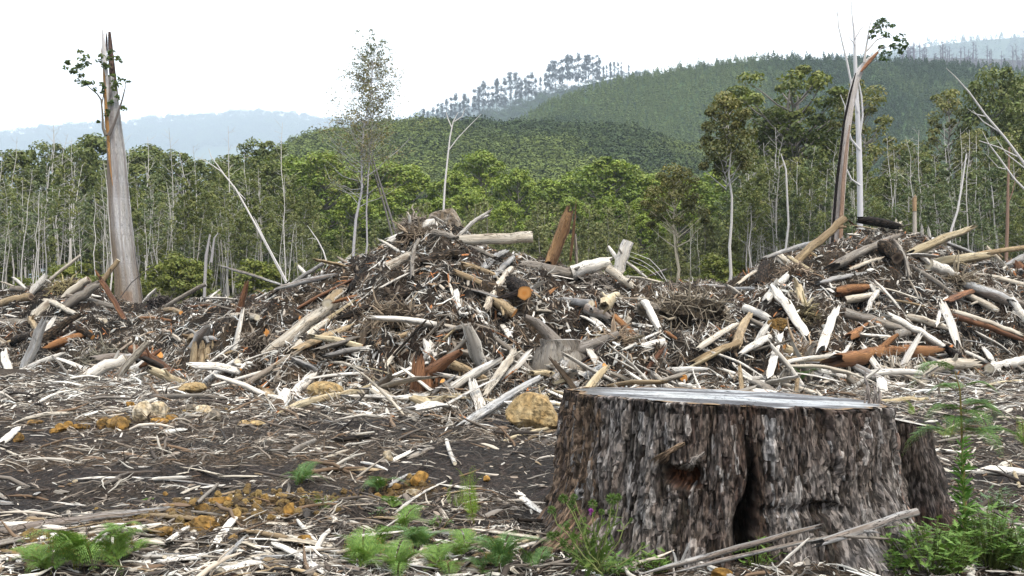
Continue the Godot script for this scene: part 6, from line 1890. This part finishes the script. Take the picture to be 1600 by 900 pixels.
func clutter() -> void:
	ring_stump("broken_stump", 665, 558, 614, 44, "red", 11, 0.25, "rotten red orange broken stump at the foot of the central pile", 1, false)
	ring_stump("pale_stump", 874, 524, 570, 74, "grey", 15, 0.06, "broad silvery grey sawn stump half buried in the pile above the yellow boulder", 2, true)
	ring_stump("brown_stump", 317, 532, 566, 34, "tan", 9, 0.2, "squat brown broken stump left of the central pile", 3, false)
	var bd := lut(ridge_d, 697) - 0.9
	var block := empty("stump_block", at(698, 349, bd))
	part(block, "wood", stone_mesh(141, Vector3(27, 25, 24) / F * bd, Color(0.36, 0.335, 0.31), Color(0.2, 0.175, 0.155), 0.05), M.rock)
	tag(block, "grey upturned block of stump wood on the crest of the central pile", "stump block")
	root_ball(650, 352, 50, 30, Color(0.26, 0.22, 0.18), Color(0.13, 0.105, 0.085), "tangle of roots left of the grey block on the crest", 1)
	root_ball(1078, 492, 120, 76, Color(0.26, 0.22, 0.165), Color(0.14, 0.11, 0.08), "large matted grey brown root ball in the saddle", 2)
	root_ball(655, 372, 70, 34, Color(0.22, 0.17, 0.12), Color(0.1, 0.075, 0.055), "dark hairy root mass under the crest of the central pile", 3)
	root_ball(620, 500, 90, 50, Color(0.2, 0.155, 0.11), Color(0.09, 0.07, 0.05), "dark root mass in the lower face of the central pile", 4)
	root_ball(930, 448, 44, 46, Color(0.28, 0.25, 0.22), Color(0.15, 0.12, 0.1), "bundle of grey hanging roots below the bulky white log", 5)
	root_ball(615, 620, 60, 34, Color(0.2, 0.16, 0.12), Color(0.09, 0.07, 0.055), "dark root clump beside the end of the cream log", 6)
	root_ball(1255, 570, 100, 56, Color(0.25, 0.18, 0.12), Color(0.12, 0.085, 0.06), "brown matted root ball just behind the big stump", 7)
	root_ball(1240, 430, 50, 34, Color(0.24, 0.18, 0.13), Color(0.11, 0.08, 0.06), "brown root clump under the leaning tan log", 8)
	root_ball(1405, 590, 60, 40, Color(0.38, 0.33, 0.27), Color(0.22, 0.18, 0.14), "pale tangle of roots behind the splinters of the big stump", 9)
	root_ball(170, 565, 90, 46, Color(0.19, 0.17, 0.13), Color(0.10, 0.085, 0.065), "low dark mound of twigs on the flat below the left pile", 10)
	root_ball(100, 455, 44, 36, Color(0.24, 0.2, 0.1), Color(0.14, 0.11, 0.06), "mossy root clump behind the long bleached pole", 11)
	root_ball(250, 475, 44, 26, Color(0.12, 0.1, 0.09), Color(0.06, 0.05, 0.045), "dark root clump right of the tall dead tree", 12)
	root_ball(960, 540, 70, 40, Color(0.3, 0.22, 0.15), Color(0.15, 0.11, 0.075), "brown root clump in the lower saddle", 13)
	root_ball(395, 545, 40, 46, Color(0.17, 0.14, 0.11), Color(0.09, 0.07, 0.055), "dark root clump left of the very long pale log", 14)
	root_ball(1490, 440, 70, 30, Color(0.3, 0.25, 0.18), Color(0.18, 0.14, 0.1), "straw coloured root mat above the fat silver log", 15)
	root_ball(1255, 495, 46, 36, Color(0.16, 0.13, 0.07), Color(0.07, 0.055, 0.035), "dark mossy root clump behind the broad white slab", 16)

# ---------------------------------------------------------------- green plants
func frond_mesh(s: int, pairs: int, width: float, droop: float, ca: Color, cb: Color) -> ArrayMesh:   # unit length, growing along +z and up
	var r := RandomNumberGenerator.new()
	r.seed = 600 + s
	var b := MB.new()
	b.normals = false
	var pt := func(t: float) -> Vector3: return Vector3(0.03 * sin(t * 4.0 + s), sin(minf(t * 1.5, 1.6)) * 0.55 - droop * t * t * t, t * (0.62 + 0.38 * t))
	for i in 14:
		var p: Vector3 = pt.call(i / 14.0)
		var q: Vector3 = pt.call((i + 1) / 14.0)
		b.leaf((p + q) * 0.5, (q - p) * 0.6, Vector3(0.008 * (1.2 - i / 14.0), 0, 0), Color(0.13, 0.13, 0.03))
		b.leaf((p + q) * 0.5, (q - p) * 0.6, Vector3(0, 0.008 * (1.2 - i / 14.0), 0), Color(0.13, 0.13, 0.03))
	for i in pairs:
		var t := 0.26 + 0.74 * pow(float(i) / pairs, 0.85)
		var p: Vector3 = pt.call(t)
		var fw: Vector3 = ((pt.call(minf(t + 0.02, 1.0)) as Vector3) - p).normalized()
		var len := width * pow(1.0 - (t - 0.26) / 0.75, 0.8) + 0.02
		for sd in [-1.0, 1.0]:
			var side: Vector3 = (Vector3(sd, 0.12, 0) + fw * 0.45 + v3r(r) * 0.06).normalized()
			var nrm: Vector3 = side.cross(fw).normalized() * -sd
			var m := maxi(3, int(len * 34))
			for j in m:
				var u := (j + 0.7) / m
				var c := p + side * len * u - Vector3(0, 0.16 * len * u * u, 0)
				var sz := len * 0.27 * (1.0 - 0.75 * u) + 0.012
				for z in [-1.0, 1.0]:
					var dr: Vector3 = (fw * z + side * 0.5 + nrm * r.randf_range(-0.2, 0.25)).normalized()
					var col := ca.lerp(cb, r.randf()) * r.randf_range(0.8, 1.2)
					if u > 0.8 and r.randf() < 0.3: col = Color(0.22, 0.17, 0.05)
					b.leaf(c + dr * sz * 0.55, dr * sz * 0.62, side * sz * 0.16, col)
	return b.mesh()

func fern(called: String, px: float, py: float, size: float, fronds: Array, count: int, label: String, s: int, spread := 1.0, rise := 0.0) -> void:
	var d := hit(px, py)
	var k := d / F
	var p := at(px, py, d)
	var r := RandomNumberGenerator.new()
	r.seed = 1700 + s
	var o := empty(called, p)
	for i in count:
		var f := part(o, "frond", fronds[r.randi() % fronds.size()], M.leaf)
		var a := TAU * i / count + r.randf_range(-0.4, 0.4)
		var L := size * k * r.randf_range(0.7, 1.4)
		f.transform = Transform3D((Basis(Vector3.UP, a) * Basis(Vector3.RIGHT, -rise - r.randf_range(0.0, 0.85))).scaled(Vector3(L, L, L * spread)), v3r(r) * 0.02)
	tag(o, label, "fern", "bracken ferns on the cleared ground")

func leafy(called: String, parts_name: String, px: float, py: float, w: float, h: float, count: int, leaf: float, ca: Color, cb: Color, label: String, s: int) -> void:
	# low weed of deeply lobed leaves on short stems
	var d := hit(px, py)
	var k := d / F
	var p := at(px, py, d)
	var r := RandomNumberGenerator.new()
	r.seed = 1900 + s
	var o := empty(called, p)
	var st := MB.new()
	var lf := MB.new()
	lf.normals = false
	for i in count:
		var a := r.randf() * TAU
		var rr := sqrt(r.randf())
		var e := Vector3(cos(a) * w * 0.5 * rr, h * (1.0 - 0.55 * rr * rr) * r.randf_range(0.35, 1.0), sin(a) * w * 0.42 * rr) * k
		st.tube(bent(Vector3(e.x * 0.4, 0, e.z * 0.4), e, 3, Vector3.ZERO, 0.01, r), radii(0.005, 0.002, 3), 4, PackedColorArray([Color(0.09, 0.11, 0.03)]))
		for z in 3:
			var b := r.randf() * TAU
			var dir := Vector3(cos(b), r.randf_range(-0.15, 0.6), sin(b)).normalized()
			var side := dir.cross(Vector3.UP).normalized()
			var L := leaf * k * r.randf_range(0.6, 1.2)
			var col := ca.lerp(cb, r.randf())
			var base := e * r.randf_range(0.75, 1.0)
			lf.leaf(base + dir * L * 0.5, dir * L * 0.55, side * L * 0.09, col)
			for j in 4:      # lobes
				var u := 0.25 + 0.18 * j
				for sd in [-1.0, 1.0]:
					var ld: Vector3 = (side * sd + dir * 0.75 + Vector3(0, r.randf_range(-0.2, 0.15), 0)).normalized()
					var ll := L * (0.30 - 0.045 * j)
					lf.leaf(base + dir * L * u + ld * ll * 0.5, ld * ll * 0.55, dir.cross(Vector3.UP).cross(ld).normalized() * 0.001 + dir * ll * 0.17, col * r.randf_range(0.85, 1.15))
	part(o, "stems", st.mesh(), M.plain).set_meta("kind", "stuff")
	part(o, parts_name, lf.mesh(), M.leaf).set_meta("kind", "stuff")
	tag(o, label, "plant")

func thistle() -> void:
	var d := 6.52
	var foot := at(938, 892, d)
	var o := empty("thistle", foot)
	var r := RandomNumberGenerator.new()
	r.seed = 2024
	var heads := [[862, 797, 8], [880, 779, 9], [893, 787, 8], [897, 777, 7], [926, 787, 9], [956, 780, 11], [966, 777, 7], [885, 820, 7], [861, 838, 9], [870, 834, 6], [895, 838, 7], [900, 866, 8], [880, 848, 7], [955, 800, 7], [912, 812, 6], [940, 800, 6], [986, 812, 4], [1005, 850, 4]]
	for i in heads.size():
		var q: Array = heads[i]
		var tip := at(q[0], q[1], d - r.randf_range(-0.05, 0.2))
		var st := MB.new()
		var path := bent(foot + Vector3(r.randfn() * 0.03, 0, r.randfn() * 0.03), tip, 6, Vector3(0, -0.02, 0.03), 0.008, r)
		st.tube(path, radii(0.006, 0.0028, 6), 5, PackedColorArray([Color(0.15, 0.17, 0.06)]))
		var stem := part(o, "stem", off(st, o), M.plain)
		var hd := MB.new()
		hd.normals = false
		var rad: float = q[2] / F * d * 0.8
		for j in 130:
			var u := v3r(r).normalized()
			hd.leaf(tip + u * rad * 0.75, u * rad * 0.5, u.cross(v3r(r)).normalized() * rad * 0.1, Color(0.075, 0.12, 0.03) * r.randf_range(0.6, 1.5))
		part(stem, "flower_head", off(hd, o), M.leaf)
		var lf := MB.new()
		lf.normals = false
		for j in 16:
			var t := r.randf_range(0.1, 0.95)
			var f := t * 6.0
			var p := path[int(f)].lerp(path[mini(int(f) + 1, 6)], f - int(f))
			var dir := (v3r(r) + (tip - foot).normalized() * 0.9).normalized()
			var L := r.randf_range(0.025, 0.075) * (1.25 - t * 0.7)
			var col := Color(0.065, 0.115, 0.025).lerp(Color(0.12, 0.17, 0.045), r.randf())
			var side := dir.cross(v3r(r)).normalized()
			lf.leaf(p + dir * L, dir * L, side * L * 0.13, col)
			for z in 3:
				for sd in [-1.0, 1.0]:
					var ld: Vector3 = (side * sd + dir * 0.8).normalized()
					lf.leaf(p + dir * L * (0.5 + 0.4 * z) + ld * L * 0.16, ld * L * 0.2, dir * L * 0.06, col)
		part(stem, "leaves", off(lf, o), M.leaf).set_meta("kind", "stuff")
	var fl := MB.new()
	fl.normals = false
	var c := at(925, 801, d - 0.14)
	for j in 70:
		var u := (v3r(r) * 0.5 + Vector3(-0.3, 0.9, 0.3)).normalized()
		fl.leaf(c + u * 0.016, u * 0.016, u.cross(v3r(r)).normalized() * 0.0025, Color(0.34, 0.07, 0.36) * r.randf_range(0.8, 1.3))
	part(o, "purple_flower", off(fl, o), M.leaf)
	tag(o, "spiky green thistle with round heads and one purple flower at the stump", "thistle")

func tall_bracken() -> void:
	var d := 7.5
	var foot := at(1508, 862, d)
	var o := empty("tall_bracken", foot)
	var r := RandomNumberGenerator.new()
	r.seed = 77
	var st := MB.new()
	limb(st, d, [[1508, 870, 5], [1509, 800, 4.5], [1506, 740, 4], [1503, 690, 3.4], [1502, 650, 3], [1500, 610, 2.4], [1492, 580, 1.2]], 6, PackedColorArray([Color(0.16, 0.12, 0.04)]))
	part(o, "stem", off(st, o), M.plain)
	var fa := Color(0.06, 0.13, 0.035)
	var fb := Color(0.12, 0.2, 0.045)
	var m := [frond_mesh(60, 17, 0.42, 0.55, fa, fb), frond_mesh(61, 16, 0.38, 0.7, fa, fb), frond_mesh(62, 18, 0.36, 0.45, fa, fb)]
	for q in [[1503, 690, 95, 80, 0.5], [1503, 688, 72, -95, 0.5], [1502, 650, 56, 65, 0.6], [1502, 648, 54, -70, 0.6], [1501, 640, 56, 110, 0.5], [1500, 615, 44, -100, 0.7], [1498, 610, 48, 60, 0.6], [1495, 590, 66, -75, 0.9], [1502, 650, 56, 10, 0.4], [1503, 680, 60, 20, 0.4], [1500, 615, 46, 180, 0.6], [1503, 668, 54, 150, 0.4], [1502, 660, 50, -40, 0.5], [1502, 640, 48, 40, 0.5]]:
		var f := part(o, "frond", m[r.randi() % 3], M.leaf)
		var L: float = q[2] / F * d * 1.35
		f.transform = Transform3D((Basis(Vector3.UP, deg_to_rad(q[3])) * Basis(Vector3.RIGHT, 0.6 - float(q[4]) * 0.6)).scaled(Vector3(L, L, L)), at(q[0], q[1], d) - o.position)
	tag(o, "tall dark green bracken standing right of the big stump", "fern", "bracken ferns on the cleared ground")
	# narrow leaved shoot in front of it
	d = 7.2
	foot = at(1506, 850, d)
	o = empty("leafy_shoot", foot)
	st = MB.new()
	limb(st, d, [[1507, 850, 5], [1506, 790, 4], [1503, 735, 3], [1503, 690, 1.2]], 6, PackedColorArray([Color(0.09, 0.12, 0.03)]))
	part(o, "stem", off(st, o), M.plain)
	var lf := MB.new()
	lf.normals = false
	for i in 260:
		var t := r.randf()
		var p := at(lerpf(1507, 1503, t), lerpf(845, 688, t), d)
		var a := r.randf() * TAU
		var dir := Vector3(cos(a), r.randf_range(0.1, 1.1), sin(a)).normalized()
		var L := r.randf_range(0.03, 0.065) * (1.25 - 0.55 * t)
		lf.leaf(p + dir * L, dir * L, dir.cross(v3r(r)).normalized() * L * 0.17, Color(0.05, 0.115, 0.022).lerp(Color(0.10, 0.19, 0.035), r.randf()))
	part(o, "foliage", off(lf, o), M.leaf)
	tag(o, "upright shoot of narrow green leaves in front of the tall bracken", "plant")

func build_plants() -> void:
	var ga := Color(0.085, 0.16, 0.035)
	var gb := Color(0.165, 0.25, 0.055)
	var soft := []
	for s in 4: soft.append(frond_mesh(s, 15, 0.40, 0.5 + 0.15 * s, ga, gb))
	var cool := []
	for s in 3: cool.append(frond_mesh(10 + s, 15, 0.36, 0.4 + 0.1 * s, Color(0.06, 0.125, 0.042), Color(0.12, 0.2, 0.06)))
	var lime := []
	for s in 3: lime.append(frond_mesh(20 + s, 15, 0.18, 0.15, Color(0.12, 0.21, 0.022), Color(0.2, 0.29, 0.04)))
	var list := [
		["fern", 118, 893, 92, soft, 9, "large feathery light green bracken at the lower left edge"],
		["fern", 72, 897, 62, soft, 6, "smaller bracken left of the large one at the lower left edge"],
		["fern", 178, 886, 60, soft, 6, "bracken between the large one and the white sawn board"],
		["fern", 182, 842, 40, soft, 4, "small bracken frond above the large one by the long splintered timber"],
		["fern", 215, 868, 42, soft, 4, "low bracken just behind the white sawn board"],
		["fern", 471, 757, 46, cool, 9, "dense dark green fern clump on the dark soil above the clay"],
		["fern", 592, 770, 44, cool, 7, "loose green fern right of the clay mound"],
		["fern", 505, 801, 34, lime, 5, "small bright fern right of the yellow stone wedge"],
		["fern", 625, 838, 56, soft, 5, "yellow green bracken in the litter left of the white slab"],
		["fern", 655, 862, 66, cool, 7, "bracken standing in front of the white slab"],
		["fern", 562, 893, 60, soft, 7, "yellowish bracken right of the grey log at the lower edge"],
		["fern", 625, 896, 66, soft, 8, "broad bracken at the lower edge among the ferns"],
		["fern", 690, 894, 56, soft, 6, "bracken with orange tips at the lower edge"],
		["fern", 782, 893, 70, cool, 8, "fluffy bracken at the lower edge left of the stump's foot"],
		["fern", 228, 783, 12, soft, 4, "tiny fern sprig on the dark soil below the silver splinters"],
		["fern", 755, 898, 40, cool, 5, "low bracken left of the fluffy one"],
		["fern", 1250, 598, 40, cool, 5, "small dark fern behind the flat top of the big stump"],
		["fern", 1428, 652, 30, lime, 5, "small fern beside the sawn shoulder of the big stump"],
		["fern", 1478, 690, 40, lime, 5, "yellow green fern left of the tall bracken"],
		["fern", 1602, 705, 50, lime, 4, "bright fern cut by the right edge"],
	]
	var s := 0
	for q in list:
		s += 1
		fern(q[0], q[1], q[2], q[3], q[4], q[5], q[6], s)
	for q in [[590, 872, 50, soft, 5, "thin scrappy bracken behind the yellowish one at the lower edge"], [720, 870, 48, soft, 5, "scrappy bracken beside the white slab among the ferns"], [40, 882, 44, soft, 4, "scrappy bracken at the far lower left"], [835, 890, 50, cool, 5, "dark bracken tucked against the left foot of the big stump"], [612, 800, 36, soft, 4, "thin pale bracken sprig in the litter left of the white split stick"]]:
		s += 1
		fern("fern", q[0], q[1], q[2], q[3], q[4], q[5], s)
	fern("fern", 737, 823, 66, lime, 5, "upright bright lime fern shoots on the dark soil left of the stump", 50, 0.35, 0.55)
	fern("fern", 712, 800, 46, lime, 3, "second clump of lime fern shoots left of the upright ones", 51, 0.35, 0.55)
	thistle()
	tall_bracken()
	leafy("weed", "foliage", 1450, 895, 165, 92, 170, 24, Color(0.07, 0.14, 0.03), Color(0.16, 0.25, 0.06), "dense lobed leaved weed at the lower right below the thick silver pole", 1)
	leafy("weed", "foliage", 1545, 885, 140, 105, 140, 24, Color(0.075, 0.15, 0.03), Color(0.16, 0.25, 0.065), "second lobed leaved weed below the tall bracken", 2)
	leafy("weed", "foliage", 1600, 897, 90, 80, 60, 22, Color(0.06, 0.11, 0.035), Color(0.13, 0.19, 0.06), "pale green weed in the lower right corner", 3)
	leafy("weed", "foliage", 1392, 898, 70, 40, 40, 18, Color(0.05, 0.11, 0.02), Color(0.11, 0.19, 0.04), "low weed left of the dense one at the lower right", 4)
	leafy("weed", "foliage", 1322, 868, 50, 36, 24, 14, Color(0.06, 0.13, 0.025), Color(0.12, 0.21, 0.04), "small green weed at the foot of the stump below the silver poles", 5)
	leafy("weed", "foliage", 1180, 885, 90, 50, 26, 14, Color(0.06, 0.13, 0.025), Color(0.13, 0.21, 0.045), "sparse green weed behind the silver poles at the stump's foot", 6)
	leafy("weed", "foliage", 1020, 893, 70, 40, 30, 16, Color(0.08, 0.15, 0.03), Color(0.14, 0.22, 0.05), "leafy weed right of the thistle", 7)
	leafy("weed", "foliage", 960, 898, 90, 36, 40, 18, Color(0.06, 0.13, 0.03), Color(0.12, 0.2, 0.05), "low leafy weed in front of the thistle's foot", 8)
	leafy("weed", "foliage", 1560, 800, 60, 40, 22, 16, Color(0.07, 0.12, 0.06), Color(0.14, 0.2, 0.1), "grey green weed right of the leafy shoot", 9)
	leafy("weed", "foliage", 690, 822, 44, 22, 10, 10, Color(0.1, 0.16, 0.06), Color(0.16, 0.24, 0.08), "tiny pale weed below the pale stick", 10)
	leafy("weed", "foliage", 590, 812, 26, 24, 10, 11, Color(0.09, 0.13, 0.07), Color(0.14, 0.2, 0.1), "tiny round leaved weed right of the bright fern", 11)

# ---------------------------------------------------------------- everything, in order
func _ready() -> void:
	rng.seed = 20240607
	n_big = noise(0.02, FastNoiseLite.TYPE_SIMPLEX, 3, 11)
	n_mid = noise(0.04, FastNoiseLite.TYPE_SIMPLEX, 4, 12)
	n_fine = noise(0.05, FastNoiseLite.TYPE_SIMPLEX, 3, 13)
	var cam := Camera3D.new()
	cam.name = "camera"
	cam.position = Vector3(0, EYE, 0)
	cam.rotation.x = PITCH
	cam.fov = rad_to_deg(2.0 * atan(450.0 / F))
	cam.near = 0.1
	cam.far = 30000
	add_child(cam)
	var env := Environment.new()
	env.background_mode = Environment.BG_SKY
	var sky := ProceduralSkyMaterial.new()
	sky.sky_top_color = Color(0.97, 0.985, 1.0)
	sky.sky_horizon_color = Color(0.955, 0.985, 1.0)
	sky.sky_curve = 0.2
	sky.ground_bottom_color = Color(0.4, 0.38, 0.35)
	sky.ground_horizon_color = Color(0.8, 0.82, 0.84)
	sky.sun_angle_max = 1.0
	sky.sky_energy_multiplier = 1.0
	env.sky = Sky.new()
	env.sky.sky_material = sky
	env.tonemap_mode = Environment.TONE_MAPPER_LINEAR
	env.tonemap_exposure = 3.4
	env.sdfgi_enabled = true
	env.ssao_enabled = true
	env.ssil_enabled = true
	env.fog_enabled = true
	env.fog_density = 0.00019
	env.fog_light_color = Color(0.86, 0.93, 1.0)
	var we := WorldEnvironment.new()
	we.name = "environment"
	we.environment = env
	add_child(we)
	var sun := DirectionalLight3D.new()
	sun.name = "sun"
	sun.light_energy = 0.5
	sun.light_color = Color(1.0, 0.97, 0.92)
	sun.light_angular_distance = 12.0
	sun.shadow_enabled = true
	sun.rotation_degrees = Vector3(-52, 38, 0)
	add_child(sun)
	materials()
	lay_of_the_land()
	build_ground()
	heap("low tangle of logs, roots and soil round the tall dead tree", -420, 305)
	heap("tall central heap of logs, roots and soil", 305, 1152)
	heap("broad heap of bleached logs and soil behind the big stump on the right", 1152, 2050)
	build_hills()
	build_forest()
	build_stump()
	build_timber()
	fill_timber()
	clutter()
	stones()
	litter()
	build_plants()
	distinct()

# where two alike things still share a label, say which of them from left to right
func distinct() -> void:
	var by := {}
	for ch in get_children():
		if not ch.has_meta("label") or ch.get_meta("kind") == "stuff": continue
		var l: String = ch.get_meta("label")
		if not by.has(l): by[l] = []
		by[l].append(ch)
	var nth := ["first", "second", "third", "fourth", "fifth", "sixth", "seventh", "eighth", "ninth", "tenth"]
	var many := ["", "", "two", "three", "four", "five", "six", "seven", "eight", "nine", "ten"]
	for l: String in by:
		var q: Array = by[l]
		if q.size() < 2 or q.size() > 10: continue
		q.sort_custom(func(a: Node3D, b: Node3D) -> bool: return a.position.x / -a.position.z < b.position.x / -b.position.z)
		for i in q.size():
			var w := ""
			if q.size() == 2: w = ["left one of two", "right one of two"][i]
			elif i == 0: w = "leftmost of " + many[q.size()]
			elif i == q.size() - 1: w = "rightmost of " + many[q.size()]
			else: w = nth[i] + " from left of " + many[q.size()]
			if (l + " " + w).split(" ", false).size() <= 16: q[i].set_meta("label", l + ", " + w)
